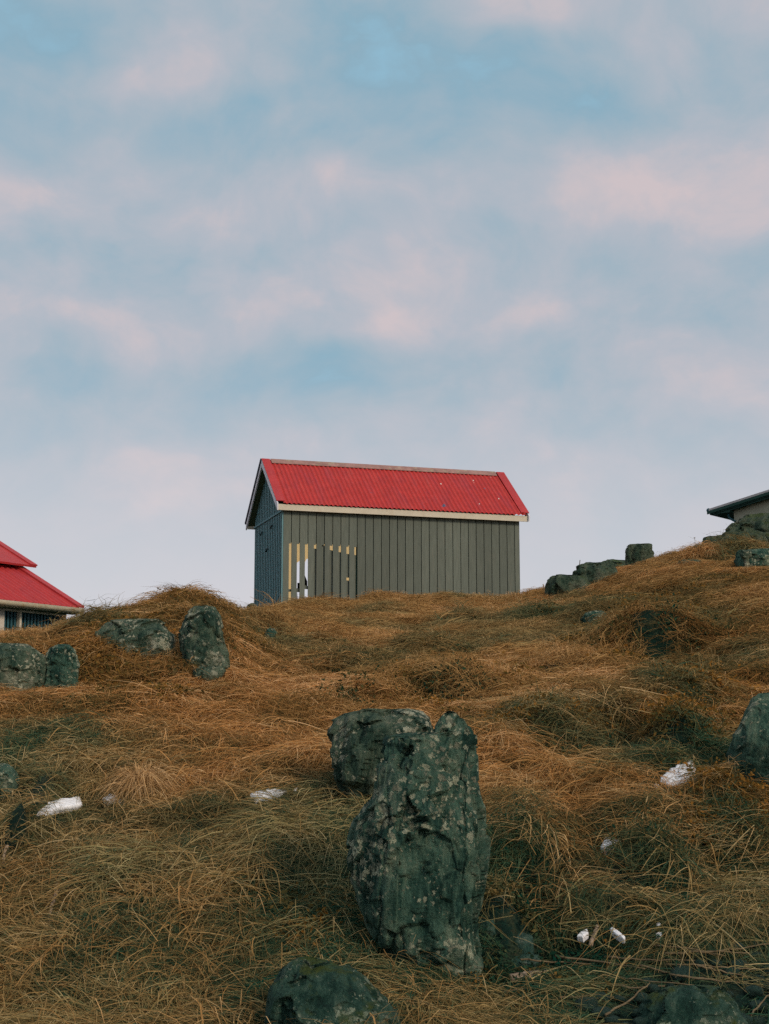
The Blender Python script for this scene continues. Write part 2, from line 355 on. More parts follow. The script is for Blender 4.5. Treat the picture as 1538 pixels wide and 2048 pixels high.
def roof_mat(name, col, spots=True):
    m, nt, b = mat(name, .55); v = objco(nt)
    c = ramp(nt, nz(nt, 5, 6, .7, v), [(.3, tuple(x * .82 for x in col)), (.7, tuple(min(1, x * 1.12) for x in col))])
    c = mixc(nt, ramp(nt, nz(nt, 1.6, 5, .7, objco(nt, (4, .6, .6))), [(.48, 0.0), (.70, .55)]), c, (.36, .05, .07))
    c = mixc(nt, ramp(nt, nz(nt, 2.2, 6, .75, objco(nt, (5, .5, .5), (4, 2, 1))), [(.52, 0.0), (.74, .5)]), c, (.62, .10, .075))
    if spots:
        vo = nt.nodes.new('ShaderNodeTexVoronoi'); vo.inputs['Scale'].default_value = 2.6
        wn = nt.nodes.new('ShaderNodeTexNoise'); wn.inputs['Scale'].default_value = 18; nt.links.new(v, wn.inputs['Vector'])
        wv = nt.nodes.new('ShaderNodeVectorMath'); wv.operation = 'MULTIPLY_ADD'; nt.links.new(wn.outputs['Color'], wv.inputs[0]); wv.inputs[1].default_value = (.08, .08, .08); nt.links.new(v, wv.inputs[2])
        nt.links.new(wv.outputs[0], vo.inputs['Vector'])
        sp = nt.nodes.new('ShaderNodeSeparateColor'); nt.links.new(vo.outputs['Color'], sp.inputs[0])
        k = mth(nt, 'MULTIPLY', mth(nt, 'SUBTRACT', mth(nt, 'MULTIPLY', mth(nt, 'SUBTRACT', sp.outputs[0], .22), .24), vo.outputs['Distance']), 60, True)
        c = mixc(nt, k, c, (.13, .12, .19))
        vo2 = nt.nodes.new('ShaderNodeTexVoronoi'); vo2.inputs['Scale'].default_value = 7; nt.links.new(objco(nt, (1, .6, .6), (3, 1, 2)), vo2.inputs['Vector'])
        sx = nt.nodes.new('ShaderNodeSeparateXYZ'); nt.links.new(v, sx.inputs[0])
        sp2 = nt.nodes.new('ShaderNodeSeparateColor'); nt.links.new(vo2.outputs['Color'], sp2.inputs[0])
        rr = mth(nt, 'MULTIPLY', mth(nt, 'SUBTRACT', mth(nt, 'MULTIPLY', mth(nt, 'SUBTRACT', sp2.outputs[0], .55), .24), vo2.outputs['Distance']), 60, True)
        rr = mth(nt, 'MULTIPLY', rr, mth(nt, 'GREATER_THAN', sx.outputs[0], 3.1))
        c = mixc(nt, rr, c, (.8, .7, .6))
    nt.links.new(c, b.inputs['Base Color']); return m
M['roof'] = roof_mat('red corrugated iron', (.53, .042, .034))
M['roof_plain'] = roof_mat('red sheet iron', (.50, .042, .042), False)
M['ridge'] = flat_mat('weathered ridge cap', (.36, .20, .17), .8, .3, 4, (2, 2, 2), ((.42, .38, .24), .9))
M['wall_cream'] = flat_mat('cream render', (.62, .55, .45), .9, .06, 4)
M['wall_beige'] = flat_mat('beige render', (.40, .39, .29), .95, .08, 3, (1, 1, 1), ((.2, .2, .15), .4))
M['roof_dark'] = flat_mat('dark green roof trim', (.012, .05, .038), .6, .15, 3)
M['roof_grey'] = flat_mat('grey roof sheet', (.42, .40, .40), .6, .1, 3)
M['pipe'] = flat_mat('teal gutter metal', (.03, .10, .12), .45, .1, 3)
M['gutter'] = flat_mat('weathered cream gutter', (.50, .42, .28), .6, .12, 6, (1, 1, 1), ((.35, .17, .04), .6))
M['snow'], _nt, _b = mat('old snow', .7); _v = objco(_nt)
_nt.links.new(ramp(_nt, nz(_nt, 14, 5, .6, _v), [(.3, (.88, .885, .92)), (.7, (.95, .95, .96))]), _b.inputs['Base Color'])
bump(_nt, _b, nz(_nt, 26, 6, .6, _v), .5, .006)
M['wood'] = flat_mat('weathered driftwood', (.33, .25, .18), .9, .35, 14, (1, 1, 1), ((.12, .09, .06), .8), .003)
M['reed'] = flat_mat('dead stalks', (.17, .125, .07), .9, .5, 9)
M['hardware'] = flat_mat('dark hardware', (.012, .03, .03), .5, .1, 5)
M['pebble'] = rock_mat('beach stones', (.005, .028, .022), (.014, .055, .042), (.035, .085, .066), (.08, .125, .09), .05, .35, (.18, .22, .18), 3)
_m = bpy.data.materials.new('yellowed plastic sheet'); _m.use_nodes = True; _nt = _m.node_tree
for n in list(_nt.nodes): _nt.nodes.remove(n)
_o = _nt.nodes.new('ShaderNodeOutputMaterial'); _t = _nt.nodes.new('ShaderNodeBsdfTransparent'); _t.inputs[0].default_value = (1.0, .82, .54, 1)
_tl = _nt.nodes.new('ShaderNodeBsdfTranslucent'); _tl.inputs[0].default_value = (.9, .7, .3, 1); _mx = _nt.nodes.new('ShaderNodeMixShader'); _mx.inputs[0].default_value = .12
_nt.links.new(_t.outputs[0], _mx.inputs[1]); _nt.links.new(_tl.outputs[0], _mx.inputs[2]); _nt.links.new(_mx.outputs[0], _o.inputs[0]); M['plastic'] = _m
# ground under the grass
_m, _nt, _b = mat('peaty soil with teal shade', 1.0); _v = objco(_nt)
c = ramp(_nt, nz(_nt, 4, 6, .65, _v), [(.38, (.002, .017, .012)), (.54, (.006, .030, .020)), (.70, (.070, .075, .035))])  # dark teal stops put the shadow tone under the grass into the soil colour
c = mixc(_nt, ramp(_nt, nz(_nt, 45, 6, .75, _v), [(.40, .85), (.55, 0.0)]), c, (.002, .016, .011))
c = mixc(_nt, ramp(_nt, nz(_nt, 22, 5, .7, _v), [(.54, 0.0), (.72, .6)]), c, (.09, .06, .025))
_nt.links.new(c, _b.inputs['Base Color']); bump(_nt, _b, nz(_nt, 30, 6, .7, _v), 1, .03); M['soil'] = _m

def grass_mat(name, stops, greens, transl=.25):
    m = bpy.data.materials.new(name); m.use_nodes = True; nt = m.node_tree
    for n in list(nt.nodes): nt.nodes.remove(n)
    out = nt.nodes.new('ShaderNodeOutputMaterial')
    a = nt.nodes.new('ShaderNodeAttribute'); a.attribute_name = 'shade'
    t = nt.nodes.new('ShaderNodeAttribute'); t.attribute_name = 'tint'; t.attribute_type = 'INSTANCER'
    g = nt.nodes.new('ShaderNodeAttribute'); g.attribute_name = 'green'; g.attribute_type = 'INSTANCER'
    f = mth(nt, 'ADD', mth(nt, 'MULTIPLY', a.outputs['Fac'], .50), mth(nt, 'MULTIPLY', t.outputs['Fac'], .50))
    c = ramp(nt, f, stops); cg = ramp(nt, a.outputs['Fac'], greens)
    c = mixc(nt, g.outputs['Fac'], c, cg)
    d = nt.nodes.new('ShaderNodeBsdfDiffuse'); nt.links.new(c, d.inputs[0])
    tr = nt.nodes.new('ShaderNodeBsdfTranslucent'); nt.links.new(c, tr.inputs[0])
    mx = nt.nodes.new('ShaderNodeMixShader'); mx.inputs[0].default_value = transl
    nt.links.new(d.outputs[0], mx.inputs[1]); nt.links.new(tr.outputs[0], mx.inputs[2]); nt.links.new(mx.outputs[0], out.inputs[0])
    return m
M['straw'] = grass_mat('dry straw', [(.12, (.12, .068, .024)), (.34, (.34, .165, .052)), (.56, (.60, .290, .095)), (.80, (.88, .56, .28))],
                       [(.0, (.022, .105, .068)), (.38, (.125, .175, .082)), (.7, (.34, .33, .155)), (1, (.58, .50, .27))])  # lowest green stops carry teal shadow tone in the straw colour
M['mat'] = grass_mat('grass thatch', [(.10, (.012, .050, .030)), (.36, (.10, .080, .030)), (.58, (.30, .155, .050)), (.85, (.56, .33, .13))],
                       [(.0, (.006, .075, .052)), (.5, (.034, .110, .066)), (1, (.19, .215, .10))])  # teal dark stops put the lifted shadow tone into the thatch colour
M['straw_plain'], _nt, _b = mat('pale straw', .9); _a = _nt.nodes.new('ShaderNodeAttribute'); _a.attribute_name = 'shade'
_nt.links.new(ramp(_nt, _a.outputs['Fac'], [(.1, (.28, .15, .05)), (.5, (.55, .32, .13)), (.9, (.72, .48, .25))]), _b.inputs['Base Color'])
M['leaf'] = grass_mat('withered leaves', [(.1, (.02, .055, .026)), (.4, (.14, .090, .024)), (.65, (.36, .160, .032)), (.9, (.50, .27, .08))],
                      [(.0, (.003, .038, .026)), (.5, (.010, .060, .038)), (1, (.055, .110, .055))])

# ------------------------------------------------------------------ rocks
ROCKFOOT = []; BANK = []
def cells(x, y, z, seed):
    # faceted displacement: every cell is a tilted plane
    fx, fy, fz = np.floor(x), np.floor(y), np.floor(z); best = np.full(x.shape, 9.); out = np.zeros(x.shape)
    for dx in (-1, 0, 1):
        for dy in (-1, 0, 1):
            for dz in (-1, 0, 1):
                ix, iy, iz = (fx + dx).astype(np.int64), (fy + dy).astype(np.int64), (fz + dz).astype(np.int64)
                px, py, pz = ix + _h(ix, iy, iz, seed), iy + _h(ix, iy, iz, seed + 1), iz + _h(ix, iy, iz, seed + 2)
                d = (x - px) ** 2 + (y - py) ** 2 + (z - pz) ** 2
                a, b, c, k = (_h(ix, iy, iz, seed + q) - .5 for q in (3, 4, 5, 6))
                v = (a * (x - px) + b * (y - py) + c * (z - pz)) * 1.6 + k * .9
                m = d < best; best = np.where(m, d, best); out = np.where(m, v, out)
    return out
def rock(rows, mat_, label, name='boulder', cat='boulder', base=None, ratio=.8, facets=7, rough=.035, seed=1, sink=.3, n=96, m=72, yoff=0.0, strata=0.0, shape=None, top_round=.35, group=None, Y=None, exp=2.6):
    """rows: (py, xl, xr) outline in photo pixels; becomes a solid at its own distance with real depth."""
    rows = sorted(rows); yb, xl, xr = rows[-1]
    if Y is None:
        gx, Y, gz = ground_at((xl + xr) / 2, base if base else yb)
    Y += yoff
    k = pix(CX, CY, Y)
    s = np.linspace(0, 1, m); ys = np.array([r[0] for r in rows], float)
    tt = ys[0] + (ys[-1] - ys[0]) * s
    L = np.interp(tt, ys, [r[1] for r in rows]); Rr = np.interp(tt, ys, [r[2] for r in rows])
    Wmax = np.max(Rr - L) / F * Y; D = Wmax * ratio / 2
    Yc = Y + D * .7
    P0 = np.array([pix(l, t, Y)[:] for l, t in zip(L, tt)]); P1 = np.array([pix(r, t, Y)[:] for r, t in zip(Rr, tt)])
    cx = (P0[:, 0] + P1[:, 0]) / 2; hw = np.maximum((P1[:, 0] - P0[:, 0]) / 2, .002); cz = P0[:, 2]
    # rows below ground
    extra = 8; cz = np.concatenate([cz, cz[-1] - np.linspace(.15, 1, extra) * sink]); cx = np.concatenate([cx, np.full(extra, cx[-1])]); hw = np.concatenate([hw, np.full(extra, hw[-1])])
    hd = D * np.clip(hw / (Wmax / 2), 0, 1) ** .7
    hd = hd * np.clip(((cz[0] - cz) / (Wmax * top_round + 1e-6)) ** .5 + .12, 0, 1)
    th = np.linspace(0, 2 * np.pi, n, endpoint=False)
    ct, st = np.cos(th), np.sin(th); e = 2 / exp
    ox = np.sign(ct) * np.abs(ct) ** e; oy = np.sign(st) * np.abs(st) ** e
    X = cx[:, None] + hw[:, None] * ox[None]; Yy = Yc + hd[:, None] * oy[None] + 0 * X; Z = cz[:, None] + 0 * X
    # caps
    V = np.stack([X, Yy, Z], -1)
    lr = random.Random(seed)
    cen = np.array([cx.mean(), Yc, cz[:m].mean()]); half = np.array([Wmax / 2, D, (cz[0] - cz[m - 1]) / 2])
    if shape is not None: V = shape(V, Yc, D, tt)
    for q in range(facets):        # cut flat facets, mostly on the visible side
        a = lr.uniform(-1.25, 1.25); el = lr.uniform(-.35, .6)
        nn = np.array([math.sin(a) * math.cos(el), -math.cos(a) * math.cos(el), math.sin(el)])
        sup = np.sqrt(((nn * half) ** 2).sum()); d = sup * lr.uniform(.72, .95)
        t = np.maximum(0, (V - cen) @ nn - d); V = V - .8 * t[..., None] * nn * np.array([.35, 1, .35])
    sc = 1 / max(Wmax, .15)
    def disp(V, oct):
        x, y, z = V[..., 0], V[..., 1], V[..., 2]
        a = fbm(x * 2.2 * sc, y * 2.2 * sc, z * 1.6 * sc, oct, seed * 7 + 1, .55)
        b = fbm(x * 8 * sc, y * 8 * sc, z * (3 if strata else 7) * sc, oct, seed * 7 + 3, .6)
        c = 1 - 2 * np.abs(fbm(x * 5 * sc, y * 5 * sc, z * 2.2 * sc, 2, seed * 7 + 5))
        w = .25 * vnoise(x * 6 * sc, y * 6 * sc, z * 6 * sc, seed)
        q1 = cells(x * 3.2 * sc + w, y * 3.2 * sc + w, z * 1.5 * sc, seed * 3 + 9); q2 = cells(x * 8.5 * sc + w, y * 8.5 * sc, z * 6 * sc + w, seed * 3 + 19)
        st = fbm(x * 22 * sc, y * 22 * sc, z * 2.2 * sc, 3, seed + 77) if strata else 0
        return a * 1.2 + b * .7 + c * .4 + q1 * 3.4 + q2 * 1.5 + st * strata * 1.2 * np.clip(-ox_n * 2.0, .15, 1) if strata else a * 1.2 + b * .7 + c * .4 + q1 * 2.4 + q2 * 1.1
    ox_n = ox[None] * np.ones_like(X)
    dsp = np.clip(disp(V, 4) * rough, -.09, .055) * Wmax
    nrm = np.stack([ox[None] * np.ones_like(X), oy[None] * np.ones_like(X) * 1.2, 0 * X + .15], -1); nrm /= np.linalg.norm(nrm, axis=-1, keepdims=True)
    fade = np.ones(len(cz)); V = V + nrm * (dsp * fade[:, None])[..., None]
    V[:, :, 2] += fbm(V[..., 0] * 4 * sc, V[..., 1] * 4 * sc, V[..., 2] * 4 * sc, 3, seed + 50) * rough * Wmax * .9
    mm = len(cz); idx = np.arange(mm * n).reshape(mm, n)
    a = idx[:-1]; b = idx[1:]
    Fq = np.stack([a, b, np.roll(b, -1, 1), np.roll(a, -1, 1)], -1).reshape(-1, 4)
    Vf = V.reshape(-1, 3)
    # top cap: rings shrinking to the middle
    rings = []; c0 = V[0].mean(0)
    prev = idx[0]; base_i = len(Vf); caps = []
    for q, f in enumerate((.66, .33)):
        ring = c0 + (V[0] - c0) * f; ring[:, 2] += (1 - f) * top_round * .12 * hw[0]
        Vf = np.concatenate([Vf, ring]); cur = np.arange(base_i, base_i + n); base_i += n
        caps.append(np.stack([prev, np.roll(prev, -1), np.roll(cur, -1), cur], -1)[:, ::-1]); prev = cur
    Vf = np.concatenate([Vf, [c0 + [0, 0, top_round * .1 * hw[0]]]]); tip = len(Vf) - 1
    tri = np.stack([prev, np.roll(prev, -1), np.full(n, tip), np.full(n, tip)], -1)
    faces = [tuple(int(i) for i in f) for f in np.concatenate([Fq] + caps)] + [(int(t[1]), int(t[0]), int(tip)) for t in tri]
    loc = (float(cx[m - 1]), float(Yc), float(cz[m - 1]))
    o = mesh_np(name, Vf, faces, mat_, None, True, loc)
    me = o.data
    import bmesh
    bm = bmesh.new(); bm.from_mesh(me); bmesh.ops.recalc_face_normals(bm, faces=bm.faces); bm.to_mesh(me); bm.free()
    tag(o, label, cat, group)
    ROCKFOOT.append((float(cx[m - 1]), float(Yc), float(hw[-1]) * .93, float(D) * .9))
    if 13 < Y < 16.5 or Yc > 19: BANK.append((float(cx[m // 2]), float(Yc), float(hw.max()), float(D)))
    return o

# shape hook for the big standing stone: horn at right, dark under-face, flaring left flank
def stone_shape(V, Yc, D, tt):
    X, Y, Z = V[..., 0], V[..., 1], V[..., 2]
    zt, zb = Z[0, 0], Z[len(tt) - 1, 0]
    h = (Z - zb) / (zt - zb)
    xm = pix(850, 1700, Yc - D).x; wx = .16
    front = np.clip((Yc - Y) / D, 0, 1)
    # shoulder left of the horn: lower than the horn
    sh = 1 / (1 + np.exp((X - pix(868, 1450, Yc).x) / .008))
    zlim = pix(800, 1468, Yc - D * .3).z + 0.0
    zlim = zlim + .022 * cells(X * 14, Y * 14, X * 0, 4)
    Z2 = np.where(Z > zlim, zlim + (Z - zlim) * (1 - sh), Z)
    # leaning upper face: above the ledge the face leans back
    xp = np.array([pix(q, 1700, Yc - D).x for q in (790, 812, 842, 880, 905, 925, 945)]); hp = np.array([.47, .53, .575, .565, .53, .42, .34])
    ledge = np.interp(X, xp, hp) + .018 * cells(X * 16, X * 0 + .3, h * 9, 5)
    up = np.clip((h - ledge) / (1 - ledge), 0, 1); Y2 = Y + front * up * D * .55
    xl_ = pix(796, 1700, Yc - D).x; xr_ = pix(945, 1700, Yc - D).x
    core = np.clip((X - xl_) / .012, 0, 1) * np.clip((xr_ - X) / .11, 0, 1)
    under = np.clip((ledge - h) / .02, 0, 1) * np.clip((h - .10) / .42, 0, 1)
    Y2 = Y2 + front * core * under * .085 - front * core * np.exp(-((h - ledge - .02) / .03) ** 2) * .015
    # left flank: plane turned away to the left; slab joints
    nl = np.array([-.80, -.60]); dd = (X - pix(785, 1700, Yc - D).x) * nl[0] + (Y2 - (Yc - D * .98)) * nl[1]
    t = np.maximum(0, dd); X = X - 0 * t; Y2 = Y2 + np.clip(t, 0, .2) * .9
    for px_, dp_ in ((742, .022), (772, .03), (932, .03)):
        wob = .010 * vnoise(h * 9, px_, 0, 8)
        Y2 = Y2 + front * dp_ * np.exp(-((X - pix(px_, 1700, Yc - D).x - wob - (h - .4) * .06) / .006) ** 2)
    return np.stack([X, Y2, Z2], -1)

rock([(1421, 893, 918), (1428, 882, 930), (1440, 873, 938), (1462, 868, 943), (1468, 778, 944), (1485, 768, 945), (1520, 762, 948), (1560, 752, 950), (1600, 741, 957), (1640, 716, 966),
      (1680, 706, 971), (1720, 704, 970), (1760, 712, 964), (1800, 724, 957), (1840, 738, 950), (1880, 752, 948), (1920, 775, 955), (1950, 806, 957), (1962, 830, 952)],
     M['rock'], 'tall dark lichen-spotted standing stone with a horn on its top right', 'standing_stone', 'boulder', ratio=.85, facets=4, rough=.030, seed=3, n=280, m=220, strata=.9, shape=stone_shape, top_round=.2, exp=3.2)
rock([(1418, 740, 810), (1424, 690, 835), (1436, 668, 850), (1455, 660, 860), (1490, 660, 862), (1530, 668, 862), (1560, 674, 850), (1590, 690, 800), (1610, 712, 770), (1622, 722, 760)],
     M['rock_top'], 'broad tilted boulder right behind the tall standing stone', seed=8, ratio=.8, facets=5, rough=.03, n=150, strata=.5, exp=3, m=120)
rock([(1925, 590, 640), (1935, 575, 668), (1955, 560, 705), (1985, 548, 738), (2020, 542, 770), (2060, 538, 800), (2110, 530, 820)], M['rock_wet'],
     'mossy dark boulder at the bottom edge below the standing stone', seed=12, ratio=.9, facets=5, rough=.03, n=150, base=2075, top_round=.7)
rock([(1986, 1360, 1440), (1992, 1338, 1462), (2005, 1318, 1478), (2025, 1300, 1492), (2060, 1285, 1505), (2110, 1280, 1515)], M['rock_wet'],
     'rounded lichen-crusted boulder among the beach stones in the bottom corner', seed=15, ratio=.9, facets=3, rough=.02, n=120, base=2070, yoff=-.3, top_round=.8)
rock([(1383, 1528, 1600), (1400, 1515, 1640), (1430, 1500, 1680), (1470, 1482, 1700), (1510, 1468, 1710), (1550, 1470, 1710), (1578, 1488, 1700)], M['rock'],
     'large smooth boulder cut by the right edge of the picture', seed=21, ratio=.7, facets=5, rough=.02, n=150, top_round=.6)
rock([(1527, -40, 5), (1535, -50, 18), (1555, -60, 28), (1575, -60, 31), (1592, -60, 22)], M['rock'], 'small dark boulder peeking in at the left edge in straw', seed=23, n=80, rough=.03)
rock([(1207, 385, 408), (1213, 372, 424), (1230, 361, 434), (1255, 356, 440), (1290, 357, 449), (1320, 362, 455), (1333, 372, 456), (1345, 384, 450)], M['rock_top'],
     'upright lichen-covered boulder under the highest grass mound', seed=25, ratio=.8, facets=5, n=130, rough=.03, base=1362)
rock([(1332, 395, 445), (1338, 384, 448), (1352, 386, 440), (1364, 396, 425), (1372, 400, 416)], M['rock_top'], 'small split stone at the foot of the upright lichen-covered boulder', 'stone', 'stone', seed=27, n=70, rough=.035, base=1376, yoff=-.12, sink=.2)
rock([(1235, 222, 300), (1242, 200, 318), (1258, 186, 334), (1282, 192, 348), (1302, 218, 352), (1318, 244, 346), (1330, 256, 340)], M['rock_top'],
     'wide lichen-spotted boulder half sunk in the grass bank', seed=29, n=130, rough=.03, base=1335, facets=4)
rock([(1284, -40, 30), (1292, -50, 55), (1310, -60, 75), (1340, -60, 84), (1370, -60, 82), (1390, -60, 70)], M['rock_top'], 'pale-topped boulder at the left edge below the red roof', seed=31, n=120, rough=.03, base=1394)
rock([(1287, 112, 136), (1296, 96, 146), (1330, 84, 152), (1370, 84, 152), (1400, 90, 148)], M['rock'], 'narrow upright slab of rock between grass and left-hand boulder', seed=33, n=90, rough=.03, base=1400, strata=.3)
rock([(1256, 534, 548), (1264, 530, 553), (1280, 530, 554), (1292, 536, 550)], M['rock'], 'little dark stone in a grass hollow left of the shed slope', 'stone', 'stone', seed=35, n=50, m=40, rough=.03)
rock([(1205, 502, 516), (1209, 496, 524), (1218, 492, 528), (1226, 494, 526)], M['rock_far'], 'green mossy stone under the back corner of the shed', 'stone', 'stone', seed=37, n=50, m=40, rough=.04, moss=0) if False else \
rock([(1205, 502, 516), (1209, 496, 524), (1218, 492, 528), (1226, 494, 526)], M['rock_far'], 'green mossy stone under the back corner of the shed', 'stone', 'stone', seed=37, n=50, m=40, rough=.04)
rock([(1219, 1188, 1206), (1224, 1176, 1214), (1236, 1164, 1219), (1248, 1168, 1216), (1254, 1178, 1208)], M['rock'], 'small dark pointed stone lying in straw right of the shed', 'stone', 'stone', seed=39, n=70, m=50, rough=.035)
rock([(1086, 1263, 1302), (1089, 1257, 1306), (1105, 1256, 1309), (1122, 1256, 1310), (1132, 1257, 1310)], M['rock_far'], 'squat square-cut boulder standing alone on the skyline', seed=41, n=90, m=60, rough=.045, facets=3, exp=3.3, base=1136, top_round=.3)
rock([(1147, 1118, 1160), (1150, 1102, 1172), (1163, 1097, 1182), (1180, 1096, 1186), (1196, 1096, 1186)], M['rock_far'], 'lowest grassy rock at the start of the skyline ledge', seed=43, n=80, m=50, rough=.05, exp=2.5, base=1190)
rock([(1123, 1172, 1206), (1128, 1162, 1222), (1138, 1152, 1232), (1158, 1146, 1238), (1178, 1146, 1236)], M['rock_far'], 'rounded middle rock of the skyline ledge', seed=45, n=80, m=50, rough=.05, exp=2.5, base=1172)
rock([(1117, 1222, 1262), (1122, 1208, 1272), (1134, 1200, 1276), (1150, 1200, 1276)], M['rock_far'], 'flat rock of the ledge just left of the square-cut boulder', seed=47, n=70, m=40, rough=.05, exp=2.5, base=1146)
rock([(1068, 1424, 1450), (1072, 1418, 1470), (1085, 1412, 1490), (1100, 1409, 1500), (1112, 1408, 1500)], M['rock_far'], 'sharp-nosed rock at the left end of the right-hand outcrop', seed=49, n=100, m=50, rough=.055, Y=22.9, exp=3.2)
rock([(1042, 1470, 1500), (1050, 1462, 1515), (1062, 1450, 1530), (1080, 1440, 1540), (1105, 1436, 1545)], M['rock_far'], 'sloping green rock below the corner of the beige house', seed=51, n=100, m=50, rough=.055, Y=23.3)
rock([(1022, 1510, 1580), (1028, 1500, 1620), (1045, 1488, 1660), (1075, 1480, 1690), (1105, 1478, 1700)], M['rock_far'], 'highest knobbly rock of the outcrop in front of the beige house wall', seed=53, n=120, m=50, rough=.055, Y=23.7)
rock([(1094, 1488, 1540), (1098, 1480, 1560), (1115, 1478, 1580), (1140, 1482, 1580)], M['rock'], 'dark boulder in the grass under the right-hand outcrop', seed=55, n=90, m=50, rough=.03, base=1142)
rock([(1100, 1488, 1500), (1104, 1482, 1508), (1113, 1484, 1507), (1118, 1490, 1500)], M['rock_top'], 'round pale lichen-covered stone against the dark boulder under the outcrop', 'stone', 'stone', seed=56, n=50, m=36, rough=.03, base=1142, yoff=-.25)
rock([(1088, 1396, 1408), (1092, 1388, 1412), (1102, 1386, 1414), (1110, 1388, 1412)], M['rock_far'], 'small grassy stone just left of the sharp-nosed rock', 'stone', 'stone', seed=57, n=50, m=36, rough=.03, base=1112)
rock([(1117, 1368, 1400), (1121, 1360, 1408), (1130, 1360, 1410), (1136, 1364, 1404)], M['rock_far'], 'low dark rock in grass between square-cut boulder and right outcrop', seed=59, n=60, m=36, rough=.03, base=1138)
rock([(1474, 1292, 1304), (1477, 1288, 1308), (1484, 1288, 1309), (1490, 1292, 1306)], M['rock_top'], 'small yellowish round stone in the dark hollow above the largest snow patch', 'stone', 'stone', seed=61, n=50, m=36, rough=.03, base=1492)
rock([(1838, 962, 980), (1842, 955, 990), (1852, 952, 996), (1866, 954, 994)], M['pebble'], 'dark rock in grass tight against the right foot of the standing stone', seed=65, n=80, m=50, rough=.03)
rock([(1908, 1020, 1060), (1913, 1008, 1078), (1925, 1002, 1084), (1936, 1006, 1080)], M['pebble'], 'flat dark slab right of the foot of the standing stone', 'stone', 'stone', seed=67, n=70, m=40, rough=.02)
rock([(1868, 1010, 1050), (1874, 1000, 1066), (1888, 1000, 1070)], M['pebble'], 'low dark stone in grass between standing stone and small snow lumps', 'stone', 'stone', seed=71, n=60, m=36, rough=.02)

# pebbles in the lower right corner
import bmesh
def pebble_proto(seed):
    bm = bmesh.new(); bmesh.ops.create_icosphere(bm, subdivisions=3, radius=1)
    for v in bm.verts:
        n = float(fbm(v.co.x * 1.1, v.co.y * 1.1, v.co.z * 1.1, 2, seed)); v.co *= 1 + .22 * n
        v.co.z *= .62
    for f in bm.faces: f.smooth = True
    me = bpy.data.meshes.new('beach_stone'); bm.to_mesh(me); bm.free(); me.materials.append(M['pebble']); return me
protos = [pebble_proto(s) for s in (91, 92, 93, 94)]
PEB = []
def pebble(px, py, r, first=[None]):
    x, y, z = ground_at(px, py)
    rr = r / F * y
    for (a, b, c) in PEB:
        if (a - x) ** 2 + (b - y) ** 2 < (.85 * (c + rr)) ** 2: return
    PEB.append((x, y, rr))
    o = bpy.data.objects.new('beach_stone', random.choice(protos)); COL.objects.link(o)
    s = rr; o.scale = (s * random.uniform(.9, 1.35), s * random.uniform(.8, 1.1), s * random.uniform(.8, 1.1)); o.rotation_euler = (random.uniform(-.2, .2), random.uniform(-.2, .2), random.uniform(0, 6))
    o.location = (x, y, float(height(x, y)) + s * .45)
    tag(o, 'dark rounded beach stone lying among others in the bottom right corner', 'stone', 'dark beach stones in the bottom right corner')
lr = random.Random(4)
for i in range(420):
    px = lr.uniform(1130, 1620); py = lr.uniform(1880, 2120)
    if py < 2040 - (px - 1120) * .38: continue
    pebble(px, py, lr.choice([9, 11, 13, 16, 20, 26]))
    if len(PEB) > 120: break

# ------------------------------------------------------------------ ground sheet (one sheet, fine in view, coarse to the horizon)
def axis(lo, hi, step, far_lo, far_hi, g=1.25):
    a = list(np.arange(lo, hi + 1e-6, step)); s = step; x = lo
    while x > far_lo: s *= g; x -= s; a.insert(0, x)
    s = step; x = a[-1]
    while x < far_hi: s *= g; x += s; a.append(x)
    return np.array(a)
gx = axis(-9, 9, .055, -900, 900); gy = axis(6, 29, .055, -600, 1400)
GX, GY = np.meshgrid(gx, gy); GZ = height(GX, GY)
idx = np.arange(GX.size).reshape(GX.shape)
Fq = np.stack([idx[:-1, :-1], idx[:-1, 1:], idx[1:, 1:], idx[1:, :-1]], -1).reshape(-1, 4)
g = mesh_np('ground', np.stack([GX, GY, GZ], -1).reshape(-1, 3), Fq, M['soil'], None, True); tag(g, 'dark peaty hillside under the dry grass', 'hillside', kind='structure')

